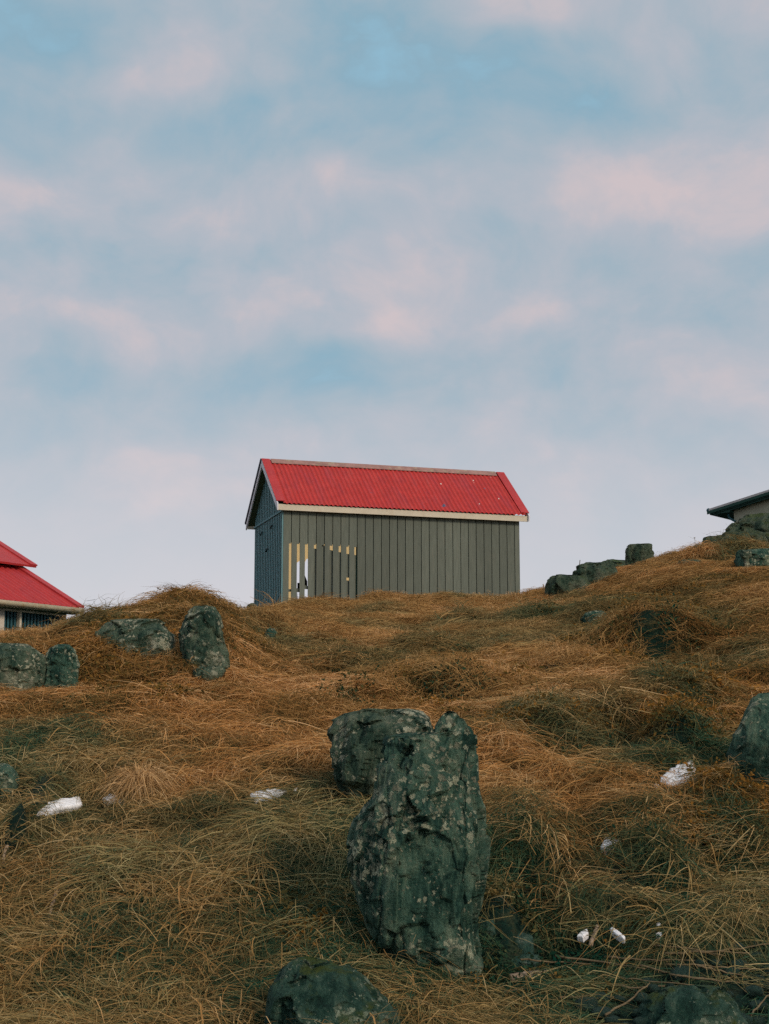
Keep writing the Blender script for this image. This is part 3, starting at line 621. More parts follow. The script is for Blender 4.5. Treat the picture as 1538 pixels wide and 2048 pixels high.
# ------------------------------------------------------------------ snow patches
SNOWFOOT = []
def snow(rows, label, seed, thick=.018, group=None, lift=.050):
    """rows: outline polygon px; draped over the slope as a rounded crust"""
    mx_ = sum(p[0] for p in rows) / len(rows); my_ = sum(p[1] for p in rows) / len(rows); rows = [(mx_ + (a - mx_) * 1.06, my_ + (b - my_) * 1.0) for a, b in rows]
    pts = []
    cx_ = sum(p[0] for p in rows) / len(rows); cy_ = sum(p[1] for p in rows) / len(rows)
    X0, Y0, Z0 = ground_at(cx_, cy_)
    # plane tangent to the slope under the patch
    gxd = (float(height(X0 + .1, Y0)) - float(height(X0 - .1, Y0))) / .2; gyd = (float(base_h(X0, Y0 + .3)) - float(base_h(X0, Y0 - .3))) / .6
    nrm = Vector((-gxd * .3, -gyd, 1)).normalized(); P0 = Vector((X0, Y0, Z0 + lift))
    out = []
    n = 64; m = len(rows)
    per = []
    for i in range(n):
        t = i / n * m; a = rows[int(t) % m]; b = rows[(int(t) + 1) % m]; f = t - int(t); 
        per.append((a[0] + (b[0] - a[0]) * f, a[1] + (b[1] - a[1]) * f))
    for (px, py) in per:
        d = pix(px, py, 1.0); t = P0.dot(nrm) / d.dot(nrm); out.append(d * t)
    V = []; cen = sum(out, Vector()) / n
    ph = (max(p[1] for p in rows) - min(p[1] for p in rows)) / F * Y0
    thick = min(thick, .16 * ph)
    prof = [(.92, -.03), (1.0, -.004), (1.0, .0), (.94, .45), (.84, .75), (.65, .92), (.45, .97), (.22, 1.0)]
    for (f, h) in prof:
        for p in out:
            q = cen + (p - cen) * f
            nv = float(fbm(q.x * 9, q.y * 9, 0, 3, seed)); nv2 = float(fbm(p.x * 34, p.z * 34, 0, 3, seed + 4))
            e = (p - cen) * nv2 * .30
            V.append(q + e + nrm * ((h if h < .0 else h * thick * (1 + nv * .45))))
    V.append(cen + nrm * thick * (1 + .4))
    Fc = []
    for r in range(len(prof) - 1):
        for k in range(n): Fc.append((r * n + k, r * n + (k + 1) % n, (r + 1) * n + (k + 1) % n, (r + 1) * n + k))
    last = (len(prof) - 1) * n
    for k in range(n): Fc.append((last + k, last + (k + 1) % n, len(V) - 1))
    o = mesh_np('snow_patch', V, Fc, M['snow'], None, True, tuple(cen))
    bm = bmesh.new(); bm.from_mesh(o.data); bmesh.ops.recalc_face_normals(bm, faces=bm.faces); bm.to_mesh(o.data); bm.free()
    tag(o, label, 'snow patch', group)
    xs = [p.x for p in out]; ys = [p.y for p in out]
    SNOWFOOT.append((cen.x, cen.y - .06, (max(xs) - min(xs)) / 2 * 1.05 + .03, min((max(ys) - min(ys)) / 2, .10) + .11))
def blob(cx_, cy_, rx, ry, k=8, seed=0):
    r_ = random.Random(seed); return [(cx_ + rx * math.cos(a) * r_.uniform(.8, 1.15), cy_ + ry * math.sin(a) * r_.uniform(.8, 1.15)) for a in [2 * math.pi * i / k for i in range(k)]]
snow([(62, 1629), (66, 1618), (82, 1608), (110, 1601), (150, 1596), (166, 1597), (166, 1610), (140, 1616), (112, 1621), (90, 1630), (74, 1633)], 'long low snow patch nearest the left edge', 1)
snow([(203, 1598), (214, 1592), (222, 1587), (232, 1592), (234, 1599), (218, 1602)], 'small snow lump left of the straw tussock, upper of a close pair', 2)
snow([(236, 1604), (242, 1598), (250, 1601), (252, 1607), (243, 1609)], 'tiny snow crumb left of the straw tussock, lower of a close pair', 3, .02)
snow([(502, 1597), (504, 1589), (520, 1584), (540, 1578), (560, 1579), (573, 1584), (560, 1592), (538, 1599), (512, 1605)], 'oval snow patch in straw left of the standing stone', 4)
snow([(586, 1583), (589, 1577), (595, 1575), (593, 1581), (588, 1585)], 'tiny snow speck at the right tip of the oval snow patch', 5, .02)
snow([(662, 1552), (665, 1548), (672, 1549), (674, 1555), (667, 1556)], 'tiny snow speck beside the tilted boulder', 6, .02)
snow([(1322, 1562), (1324, 1553), (1340, 1543), (1360, 1530), (1372, 1525), (1385, 1525), (1388, 1540), (1384, 1555), (1375, 1567), (1355, 1572), (1338, 1571)], 'largest snow patch, shaped like a fin, on the right slope', 7, .04)
snow(blob(1390, 1560, 8, 6, seed=8), 'snow crumb touching the right side of the fin-shaped patch', 8, .03)
snow(blob(1313, 1571, 6, 4, seed=9), 'snow crumb at the left foot of the fin-shaped patch', 9, .02)
snow(blob(1462, 1554, 8, 4, seed=10), 'upper snow lump of a chain under the right-edge boulder', 10, .02)
snow(blob(1480, 1560, 8, 4, seed=11), 'middle snow lump of a chain under the right-edge boulder', 11, .02)
snow([(1488, 1566), (1498, 1564), (1508, 1570), (1514, 1577), (1503, 1578), (1493, 1573)], 'lower and longest snow lump of a chain under the right-edge boulder', 12, .03)
snow(blob(1528, 1592, 5, 4, seed=13), 'lone snow crumb at the right edge below the big boulder', 13, .02)
snow([(1201, 1697), (1203, 1685), (1209, 1676), (1226, 1674), (1240, 1682), (1243, 1688), (1230, 1694), (1222, 1702), (1208, 1702)], 'rounded snow patch halfway down the right slope', 14, .035)
snow([(1156, 1872), (1162, 1864), (1174, 1858), (1176, 1866), (1166, 1875)], 'dirty snow lump left of the short wooden stake', 15, .03)
snow([(1218, 1857), (1224, 1856), (1240, 1866), (1252, 1876), (1247, 1880), (1232, 1870)], 'thin slanting snow streak right of the short wooden stake', 16, .03)
snow(blob(1318, 1868, 6, 4, seed=17), 'lower of two snow specks above the dead stalks', 17, .02)
snow(blob(1317, 1849, 5, 4, seed=18), 'upper of two snow specks above the dead stalks', 18, .02)
snow([(716, 1763), (724, 1760), (731, 1770), (734, 1782), (728, 1783), (719, 1774)], 'upper snow lump along the left flank of the standing stone', 19, .03)
snow(blob(732, 1818, 6, 5, seed=20), 'middle snow lump along the left flank of the standing stone', 20, .02)
snow(blob(748, 1843, 4, 4, seed=21), 'lowest snow speck along the left flank of the standing stone', 21, .02)
snow(blob(548, 1802, 5, 3.5, seed=22), 'single snow speck in a dark grass hollow left of the standing stone', 22, .02)

# ------------------------------------------------------------------ SHED
TH = R(17.3); SY = 26.9
near_top = pix(567, 1021.5, SY); far_top = None
GZs = 2.28; E = near_top.z - GZs; Lx = 4.41; W = 2.23
shed = empty('shed', (near_top.x, SY, GZs), TH)
tag(shed, 'small plank shed with red corrugated gable roof on the hill crest', 'shed')
def s2w(x, y, z): return Vector((near_top.x + x * math.cos(TH) - y * math.sin(TH), SY + x * math.sin(TH) + y * math.cos(TH), GZs + z))
def zof(py, x, y):      # local z that shows at image row py at local (x,y)
    w = s2w(x, y, 0); return pix(CX, py, w.y).z - GZs
RZ = zof(919, -.15, W / 2)           # ridge height (local)
pw = .149
zs_top = zof(1088, .3, 0)
nb = 30
def plank_mesh(x0, x1, z0, z1, th=.022, slot=None):
    mb = MB()
    if slot is None:
        mb.box(x0, x1, -th / 2, th / 2, z0, z1)
    else:
        xs, zt = slot
        mb.prism([(x0, -th / 2, z0), (xs, -th / 2, z0), (xs, -th / 2, zt), (x1, -th / 2, zt), (x1, -th / 2, z1), (x0, -th / 2, z1)], (0, th, 0))
    return mb
gap = .013
pl = random.Random(3)
for i in range(nb):
    x0 = i * pw; x1 = min((i + 1) * pw - gap, Lx)
    sl = (x1 - (.034 + .012 * ((i * 7) % 3) / 2), zof(1087 + i * .9, x1, 0)) if i < 9 else None
    o = plank_mesh(x0, x1, 0, E + .03, .022, sl).build('plank', M['plank'], shed); o.location.y = pl.uniform(-.002, .002)
# added dark sheet that keeps light out of the plank gaps (leaves the slot area open, slots are backed up to different heights)
mb = MB(); mb.box(9 * pw - .02, Lx - .03, .016, .022, 0, E)
for i in range(9): mb.box(i * pw + .006 if i else .02, (i + 1) * pw - .043 - gap * .0 - .012, .016, .022, 0, E)
mb.box(.02, 9 * pw - .02, .0165, .0215, zs_top + .02, E - .01)
mb.build('added_lining', M['dark_paint'], shed)
# inner boards seen inside the slots: (slot index, px rows between which the slot is backed)
backs = {0: [(1178, 1183)], 1: [(1176, 1184)], 2: [(1170, 1178)], 3: [(1097, 1215)], 4: [(1090, 1215)], 5: [(1099, 1215)], 6: [(1104, 1215)], 7: [(1107, 1155), (1160, 1215)], 8: [(1109, 1215)]}
for i, lst in backs.items():
    xs1 = (i + 1) * pw - gap + .030; xs0 = xs1 - .078
    for (a, b) in lst:
        za, zb = zof(a, xs1, 0), max(0, zof(b, xs1, 0))
        mb = MB().prism([(xs0, .028, zb), (xs1, .028, zb), (xs1, .028, za - .01 * (i % 3)), (xs0, .028, za)], (0, .012, 0)); mb.build('inner_board', M['plank'], shed)
MB().box(-.028, -.004, -.013, .0, 0, E + .02).build('corner_trim', M['plank_teal'], shed)
# gable end (x = 0 side, faces left): proud planks over a sheet
mb = MB(); mb.prism([(-.009, .0, 0), (-.009, W, 0), (-.009, W, E), (-.009, W / 2, RZ - .12), (-.009, 0, E)], (.012, 0, 0)); mb.build('gable_lining', M['dark_paint'], shed)
ng = 17; gp = W / ng
rs = (RZ - (E + .11)) / (W / 2 + .14)         # roof slope
def roof_under(y): return RZ - .07 - abs(y - W / 2) * rs
for k in range(ng):
    y0 = k * gp + .006; y1 = y0 + gp * .52
    MB().box(-.016, -.004, y0, y1, 0, E - .012).build('plank', M['plank_teal'], shed)
    a, b = roof_under(y0), roof_under(y1)
    if min(a, b) > E + .05:
        MB().prism([(-.016, y0, E + .03), (-.016, y1, E + .03), (-.016, y1, b), (-.016, y0, a)], (.024, 0, 0)).build('plank', M['plank_teal'], shed)
MB().box(-.034, .006, -.005, W + .005, E - .008, E + .024).build('belt_rail', M['plank_teal'], shed)
for (py_, yy) in ((1051, .72), (1065, 1.52), (1098, 1.08)):
    z = zof(py_, 0, yy); mb = MB(); mb.tube([(-.01, yy, z), (-.035, yy, z), (-.05, yy + .01, z - .02), (-.05, yy + .03, z - .05)], [.012, .012, .016, .02], 8)
    mb.build('hook', M['hardware'], shed, True)
# right gable and back wall
mb = MB(); mb.prism([(Lx - .02, .02, 0), (Lx - .02, W, 0), (Lx - .02, W, E), (Lx - .02, W / 2, RZ - .12), (Lx - .02, .02, E)], (.02, 0, 0)); mb.build('gable_wall', M['plank'], shed)
ob = (.35, 2.35, zof(1212, 1, 0) - .05, E - .12)
mb = MB(); mb.box(.02, ob[0], W - .02, W, 0, E); mb.box(ob[1], Lx - .03, W - .02, W, 0, E); mb.box(ob[0], ob[1], W - .02, W, 0, ob[2]); mb.box(ob[0], ob[1], W - .02, W, ob[3], E)
mb.build('back_wall', M['plank'], shed)
# yellowed plastic sheet in the back opening, torn away where the bare sky shows
def thru(x, py):   # where the sight line through front point (x,row) meets the back wall
    p = s2w(x, 0, zof(py, x, 0)); d = p.normalized(); c, s = math.cos(TH), math.sin(TH)
    ux = d.x * c + d.y * s; uy = -d.x * s + d.y * c; t = W / uy
    return (x + ux * t, W - .03, zof(py, x, 0) + d.z * t)
xa = .0; pa = [thru(.02, 1080), thru(1.6, 1080), thru(1.6, 1112), thru(.47, 1118), thru(.415, 1118), thru(.35, 1132), thru(.29, 1122), thru(.24, 1126), thru(.2, 1130), thru(.19, 1215), thru(.02, 1215)]
MB().prism(pa, (0, .002, 0)).build('plastic_sheet', M['plastic'], shed)
MB().prism([thru(.55, 1146), thru(1.4, 1146), thru(1.4, 1180), thru(.55, 1180)], (0, .002, 0)).build('plastic_sheet', M['plastic'], shed)
pb = [thru(.37, 1136), thru(.42, 1152), thru(.40, 1160), thru(.44, 1172), thru(.40, 1178), thru(.37, 1168), thru(.355, 1150)]
MB().prism([thru(.255, 1166), thru(.30, 1166), thru(.30, 1178), thru(.255, 1178)], (0, .01, 0)).build('inner_rail', M['plank'], shed)
MB().prism([thru(.38, 1150), thru(.43, 1163), thru(.43, 1178), thru(.38, 1178)], (0, .01, 0)).build('inner_rail', M['plank'], shed)
MB().prism([thru(.245, 1180), thru(.275, 1215), thru(.245, 1215)], (0, .01, 0)).build('inner_rail', M['plank'], shed)
# roof: two corrugated sheets
def corrugated(name, x0, x1, pitch, top, bot, m, parent, amp=.011):
    """top/bot: functions x -> (y,z) for the upper and lower edge."""
    n = int((x1 - x0) / pitch * 8); V = []; Fc = []
    for i in range(n + 1):
        x = x0 + (x1 - x0) * i / n; w = amp * math.sin(2 * math.pi * (x - x0) / pitch)
        for j in range(2):
            (y, z) = (bot, top)[j]; nyz = Vector((top[0] - bot[0], top[1] - bot[1])).normalized(); ny, nz_ = -nyz.y, nyz.x
            if top[0] < bot[0]: ny, nz_ = -ny, -nz_
            V.append((x, y + ny * w, z + nz_ * w)); V.append((x, y + ny * (w - .004), z + nz_ * (w - .004)))
    for i in range(n):
        a = i * 4; b = a + 4
        Fc += [(a, b, b + 2, a + 2), (a + 1, a + 3, b + 3, b + 1), (a, a + 1, b + 1, b), (a + 2, b + 2, b + 3, a + 3)]
    me = MB(); me.V = V; me.F = Fc; return me.build(name, m, parent, False)
xr0, xr1 = -.13, Lx + .13
corrugated('roof_sheet', xr0 + .10, xr1 - .03, .083, (W / 2, RZ - .012), (-.14, E + .115), M['roof'], shed)
corrugated('roof_sheet', xr0 + .10, xr1 - .03, .083, (W / 2, RZ - .012), (W + .14, E + .115), M['roof'], shed)
def slab(name, x0, x1, y0, z0, y1, z1, th, m, off=0.0):
    """sheet following the roof slope between (y0,z0) and (y1,z1), thickness th, raised by off"""
    d = Vector((y1 - y0, z1 - z0)).normalized(); n = Vector((-d.y, d.x)); n = n if n.y > 0 else -n
    p = [(x0, y0 + n.x * off, z0 + n.y * off), (x0, y1 + n.x * off, z1 + n.y * off), (x0, y1 + n.x * (off + th), z1 + n.y * (off + th)), (x0, y0 + n.x * (off + th), z0 + n.y * (off + th))]
    return MB().prism(p, (x1 - x0, 0, 0)).build(name, m, shed)
for (ya, yb_) in ((-.10, W / 2), (W + .10, W / 2)):
    za = RZ - abs(ya - W / 2) * rs; s = 1 if ya > 0 else -1
    slab('verge_flashing', -.155, .0, ya, za, yb_, RZ, .012, M['roof_plain'], .013)
    slab('verge_flashing', Lx + .0, Lx + .155, ya, za, yb_, RZ, .012, M['roof_plain'], .013)
    # barge boards under the flashing, at the gable ends
    yo = W / 2 + (ya - W / 2) * 1.045; zo = RZ - abs(yo - W / 2) * rs
    for (xa_, xb_) in ((-.150, -.128), (Lx + .128, Lx + .150)):
        MB().prism([(xa_, yo, zo + .005), (xa_, W / 2, RZ + .005), (xa_, W / 2, RZ - .125), (xa_, yo, zo - .115)], (xb_ - xa_, 0, 0)).build('barge_board', M['barge'] if ya > 0 or 1 else M['cream'], shed)
    slab('soffit', -.128, .004, ya, za - .10, yb_, RZ - .10, .012, M['soffit'])
slab('edge_strip', -.168, -.150, W + .15, RZ - (W / 2 + .15) * rs - .012, W / 2, RZ - .012, .045, M['slate'], .0)
MB().prism([(xr0 + .15, W / 2 - .10, RZ - .10 * rs + .016), (xr0 + .15, W / 2, RZ + .026), (xr0 + .15, W / 2 + .10, RZ - .10 * rs + .016), (xr0 + .15, W / 2 + .10, RZ - .10 * rs + .006), (xr0 + .15, W / 2, RZ + .012), (xr0 + .15, W / 2 - .10, RZ - .10 * rs + .006)], (xr1 - xr0 - .30, 0, 0)).build('ridge_cap', M['ridge'], shed)
MB().box(-.128, Lx + .128, -.112, -.090, E - .005, E + .100).build('fascia_board', M['cream'], shed)
MB().box(-.128, Lx + .128, W + .090, W + .112, E - .005, E + .100).build('fascia_board', M['cream'], shed)
MB().box(-.12, Lx + .12, -.088, -.02, E + .02, E + .035).build('soffit', M['soffit'], shed)

# ------------------------------------------------------------------ LEFT HOUSE
A = pix(0, 1201, 34.0); B = pix(160, 1217.5, 0 + 34.0)
# eave line runs from A away to B : B farther
YB = 36.0; B = pix(161, 1217, YB); B.z = A.z = (A.z + B.z) / 2
A = Vector((A.x, A.y, 0)); zA = pix(0, 1201, 34).z; zB = pix(161, 1217, 36.0).z
ex = (Vector((B.x, B.y, 0)) - Vector((A.x, A.y, 0))).normalized(); ey = Vector((-ex.y, ex.x, 0))   # ey points back-left
ang = math.atan2(ex.y, ex.x)
HB = 1.25
house = empty('red_roof_house', (B.x, B.y, HB), ang); tag(house, 'cream house with red corrugated roof behind the grass at the left edge', 'house')
ze = zB - HB
def h2pix_y(lx, ly, py):   # local z that shows at row py
    w = Vector((B.x, B.y, 0)) + ex * lx + ey * ly; return pix(CX, py, w.y).z - HB
# verge: from (161,1215) to (18,1124)
d = pix(18, 1124, 1.0); t = ((d.y * 0 + 1),)
# find ly so that B+ey*ly lies on the column px=18
best = min((abs((B + ey * q).x / (B + ey * q).y - d.x), q) for q in np.arange(0.2, 8, .01))[1]
zt = h2pix_y(0, best, 1124); slope = (zt - ze) / best
xl = -9.0
def hcorr(x0, x1, y0, z0, y1, z1, pitch, m, name):
    V = []; Fc = []; n = int((x1 - x0) / pitch * 6); dd = Vector((y1 - y0, z1 - z0)).normalized(); ny, nz_ = -dd.y, dd.x
    for i in range(n + 1):
        x = x0 + (x1 - x0) * i / n; w = .028 * math.sin(2 * math.pi * (x - x0) / pitch)
        for (y, z) in ((y0, z0), (y1, z1)):
            V.append((x, y + ny * w, z + nz_ * w)); V.append((x, y + ny * (w - .006), z + nz_ * (w - .006)))
    for i in range(n):
        a = i * 4; b = a + 4; Fc += [(a, b, b + 2, a + 2), (a + 1, a + 3, b + 3, b + 1), (a, a + 1, b + 1, b), (a + 2, b + 2, b + 3, a + 3)]
    mb = MB(); mb.V = V; mb.F = Fc; return mb.build(name, m, house)
top_y = best * 2.6
hcorr(xl, -.02, 0, ze, top_y, ze + slope * top_y, .17, M['roof_plain'], 'roof')
def hslab(name, x0, x1, y0, z0, y1, z1, th, m, off=0.0):
    d = Vector((y1 - y0, z1 - z0)).normalized(); n = Vector((-d.y, d.x)); n = n if n.y > 0 else -n
    p = [(x0, y0 + n.x * off, z0 + n.y * off), (x0, y1 + n.x * off, z1 + n.y * off), (x0, y1 + n.x * (off + th), z1 + n.y * (off + th)), (x0, y0 + n.x * (off + th), z0 + n.y * (off + th))]
    return MB().prism(p, (x1 - x0, 0, 0)).build(name, m, house)
hslab('verge_flashing', -.12, .10, 0, ze, best, zt, .05, M['roof_plain'], .018)
hslab('verge_board', .02, .07, .02, ze - .02, top_y, ze + slope * top_y - .02, .10, M['cream'], -.10)
# upper roof level above a short cheek
up = .15
q0 = best * .76
hslab('upper_roof', xl, .32, q0, ze + slope * q0 + up, top_y, ze + slope * top_y + up, .05, M['roof_plain'])
hslab('upper_roof_flashing', .12, .34, q0, ze + slope * q0 + up, top_y, ze + slope * top_y + up, .03, M['roof_plain'], .05)
hslab('cheek', -.1, .06, q0 + .12, ze + slope * (q0 + .12) + .03, top_y, ze + slope * top_y + .03, up - .10, M['cream'])
# gutter and fascia
mb = MB(); mb.tube([(xl, -.06, ze - .06), (.02, -.06, ze - .06)], .062, 10); mb.build('gutter', M['gutter'], house, True)
MB().box(xl, .04, -.005, .02, ze - .13, ze - .008).build('fascia', M['cream'], house)
MB().box(xl, .04, .02, .30, ze - .13, ze - .115).build('soffit', M['soffit'], house)
wz = ze - .115
def hx(px):   # local x of the column px on the wall plane (ly=.3)
    best_ = min((abs((Vector((B.x, B.y, 0)) + ex * q + ey * .3).x / (Vector((B.x, B.y, 0)) + ex * q + ey * .3).y - pix(px, CY, 1).x), q) for q in np.arange(-9, 1, .005))[1]; return best_
w0, w1 = hx(17), hx(138)
zw1 = h2pix_y(w0, .3, 1221); zw0 = zw1 - 1.1
mb = MB(); mb.box(xl, w0, .30, .42, -1.5, wz); mb.box(w0, w1, .30, .42, zw1, wz); mb.box(w0, w1, .30, .42, -1.5, zw0); mb.box(w1, -.15, .30, .42, -1.5, wz); mb.box(-.27, -.15, .42, 6, -1.5, wz)
mb.build('wall', M['wall_cream'], house)
win = MB().box(w0, w1, .40, .43, zw0, zw1).build('window', M['dark_paint'], house)
MB().box(w0, w1, .27, .33, zw1, zw1 + .05).build('sill', M['cream'], win)
xm = hx(49); MB().box(xm - .03, xm + .03, .30, .40, zw0, zw1).build('mullion', M['cream'], win)
k = w0 + .04
while k < w1 - .05:
    if abs(k - xm) > .06: MB().box(k, k + .05, .36, .385, zw0, zw1).build('slat', M['pipe'], win)
    k += .10

# ------------------------------------------------------------------ RIGHT HOUSE
YR = 34.0; RA = R(-40); rc, rs_ = math.cos(RA), math.sin(RA)
tip = pix(1415, 1020, YR)
def rx_at(px):      # distance along the gable at which the column px is met
    k = pix(px, CY, 1.0).x; return (k * tip.y - tip.x) / (rc - k * rs_)
xw, xf = rx_at(1459), rx_at(1538)
rsl = (pix(CX, 981, tip.y + xf * rs_).z - tip.z) / xf
rh = empty('beige_house', (tip.x + xw * rc, tip.y + xw * rs_, 3.3), RA); tag(rh, 'beige house with low dark green roof behind the outcrop at the right edge', 'house')
ox, oz = -xw, tip.z - 3.3
def vb(name, x0, x1, dz0, dz1, y0, y1, m, parent=rh):
    p = [(x0, y0, oz + (x0 - ox) * rsl + dz0), (x1, y0, oz + (x1 - ox) * rsl + dz0), (x1, y0, oz + (x1 - ox) * rsl + dz1), (x0, y0, oz + (x0 - ox) * rsl + dz1)]
    return MB().prism(p, (0, y1 - y0, 0)).build(name, m, parent)
RX = 5.0
vb('roof', ox + .04, RX, -.035, .012, -.02, 7, M['roof_grey'])
vb('verge_trim', ox + .0, RX, -.10, -.036, -.03, .0, M['roof_dark'])
vb('verge_trim', ox + .12, RX, -.16, -.101, .03, .06, M['roof_dark'])
vb('roof_deck', ox + .05, RX, -.125, -.037, .001, 7, M['roof_dark'])
MB().box(ox + .10, .0, .02, 8, oz - .10, oz - .05).build('eave_soffit', M['roof_dark'], rh)
mb = MB(); mb.tube([(ox + .02, .0, oz - .01), (ox + .02, 8, oz - .01)], .05, 8); mb.build('gutter', M['pipe'], rh, True)
mb = MB(); zt_ = oz - .09; xx = -.105
mb.tube([(xx, .15, zt_), (xx, .15, zt_ - .07), (xx + .02, .15, zt_ - .11), (xx + .10, .15, zt_ - .17), (xx + .16, .15, zt_ - .20)], .024, 10); mb.build('downpipe', M['pipe'], rh, True)
x1 = RX - .3
MB().prism([(0, .20, -2.5), (x1, .20, -2.5), (x1, .20, oz + (x1 - ox) * rsl - .13), (0, .20, oz + (0 - ox) * rsl - .13)], (0, 7, 0)).build('wall', M['wall_beige'], rh)

# ------------------------------------------------------------------ sticks
def stick(pts, rad, name, label, cat, m=M['wood'], group=None, lift=.05, twigs=()):
    w = []
    for (px, py) in pts:
        x, y, z = ground_at(px, py); w.append(Vector((x, y, z)))
    # straight in depth between the ends, lifted clear of the turf
    n = len(w); 
    for i in range(n):
        w[i] = pix(pts[i][0], pts[i][1], (w[i].y) - lift * 1.5)
    fine = []; rr = []
    for i in range(n - 1):
        for k in range(5):
            f = k / 5; p = w[i].lerp(w[i + 1], f); j = .004
            fine.append(p + Vector((random.uniform(-j, j), 0, random.uniform(-j, j)))); rr.append(rad[0] + (rad[1] - rad[0]) * (i + f) / (n - 1))
    fine.append(w[-1]); rr.append(rad[1])
    loc = fine[0].copy()
    mb = MB(); mb.tube([p - loc for p in fine], rr, 7)
    o = mb.build(name, m, None, True); o.location = loc
    for tw in twigs:
        q = [pix(a, b, ground_at(a, b)[1] - lift * 1.5) - loc for (a, b) in tw]
        MB().tube(q, [rr[0] * .5] + [rr[0] * .25] * (len(q) - 1), 6).build('twig', m, o, True)
    tag(o, label, cat, group); return o
stick([(118, 1752), (112, 1785), (102, 1815), (98, 1838), (84, 1870), (70, 1905)], (.014, .006), 'driftwood_branch', 'pale bleached branch lying downslope near the left edge', 'branch', twigs=[[(104, 1790), (96, 1806), (92, 1820)], [(100, 1832), (108, 1850)], [(118, 1752), (126, 1738)]])
stick([(140, 1838), (134, 1865), (128, 1895), (130, 1920)], (.009, .004), 'driftwood_branch', 'short thin brown twig beside the pale bleached branch', 'branch')
stick([(14, 1690), (8, 1712), (3, 1740)], (.012, .008), 'wood_stub', 'short rotten wooden stub at the left edge of the slope', 'branch')
stick([(1100, 1948), (1060, 1952), (1020, 1957)], (.030, .024), 'driftwood_log', 'short thick log lying level below the flat dark slab', 'log')
stick([(1196, 1850), (1188, 1870), (1180, 1892)], (.010, .014), 'wooden_stake', 'short yellowish wooden stake leaning between two snow lumps', 'stake')
reeds = [((1330, 1928), (1400, 1930), (1470, 1936), (1520, 1938)), ((1395, 1932), (1440, 1942), (1505, 1955)), ((1210, 1914), (1300, 1920), (1390, 1921)), ((1280, 1930), (1330, 1944), (1370, 1951), (1430, 1960)),
         ((1340, 1950), (1420, 1960), (1480, 1966)), ((1040, 1918), (1120, 1925), (1190, 1928)), ((1110, 1912), (1240, 1930), (1290, 1938)), ((1190, 1965), (1260, 1975), (1330, 1972)), ((1400, 1905), (1470, 1898), (1538, 1888)),
         ((1330, 1908), (1420, 1902), (1500, 1906)), ((1240, 1955), (1300, 1962), (1400, 1972)), ((1060, 1965), (1140, 1958), (1210, 1940)), ((1000, 1985), (1060, 1975), (1130, 1972)), ((1300, 1890), (1380, 1898), (1450, 1912)),
         ((1210, 2030), (1260, 2000), (1300, 1965)), ((1120, 1996), (1180, 1990), (1230, 1994)), ((1500, 2030), (1520, 2008), (1538, 1990))]
STALK = ['long nearly level dead stalk above the knobbly one near the right edge', 'dead stalk sloping gently down to the right edge under the longest level one', 'level dead stalk in the upper middle of the stalk heap',
         'dead stalk dropping from the heap middle towards the lichen-crusted boulder', 'short dead stalk just above the right end of the lichen-crusted boulder', 'faint dead stalk starting at the flat dark slab', 'dead stalk running right and down from below the wooden stake',
         'dead stalk in the straw left of the lichen-crusted boulder', 'dead stalk rising to the right edge, highest of the heap', 'dead stalk second from the top of the heap, nearly level', 'dead stalk just behind the top of the lichen-crusted boulder',
         'dead stalk rising to the right below the short thick log', 'leftmost dead stalk, low in the straw right of the standing stone', 'dead stalk sloping down to the right under the two snow specks', 'steep pale dead stalk slanting across the stones left of the lichen-crusted boulder',
         'short level dead stalk in front of the leftmost beach stones', 'short steep dead stalk in the extreme bottom right corner']
for i, r_ in enumerate(reeds):
    lab = STALK[i]
    stick(list(r_), (random.uniform(.004, .008), .003), 'dead_stalk', lab, 'stalk', M['reed'], 'dead stalks strewn in the bottom right corner', .07)
# long single stems
stems = [(((724, 1705), (731, 1728), (740, 1760), (744, 1800), (752, 1855), (768, 1900), (790, 1930)), 'long thin pale stem curving along the left side of the standing stone'),
         (((822, 1300), (820, 1275), (818, 1246)), 'single upright pale straw stem on the slope below the middle of the shed'),
         (((662, 1368), (660, 1340), (656, 1310)), 'single upright straw stem on the slope below the slatted openings')]
for p, lab in stems: stick(list(p), (.0035, .0022), 'straw_stalk', lab, 'stem', M['straw_plain'] if 'straw_plain' in M else M['reed'], None, .12)
for (bx, by, tx, ty, lab) in ((1391, 1092, 1389, 1076, 'thin dry stalk with a small seed head on the skyline beside the outcrop'), (1088, 1188, 1086, 1168, 'thin bare stalk on the skyline just right of the shed'),
                              (1152, 1172, 1160, 1120, 'thin forked twig standing over the skyline ledge')):
    x, y, z = ground_at(bx, by + 6); a = pix(bx, by + 8, y); b = pix(tx, ty, y); mb = MB(); mb.tube([Vector(), (b - a) * .5 + Vector((.01, 0, 0)), b - a], .006, 6)
    if ty == 1120: mb.tube([(b - a) * .45, (b - a) * .45 + Vector((.12, 0, .18))], .004, 5)
    if ty == 1076:
        for k in range(7):
            t_ = k / 7 * 2 * math.pi; mb.tube([b - a, b - a + Vector((.04 * math.cos(t_), .02 * math.sin(t_), .03 * math.sin(t_) + .01))], .005, 5)
    o = mb.build('dry_stalk', M['reed'], None); o.location = a; tag(o, lab, 'stalk')

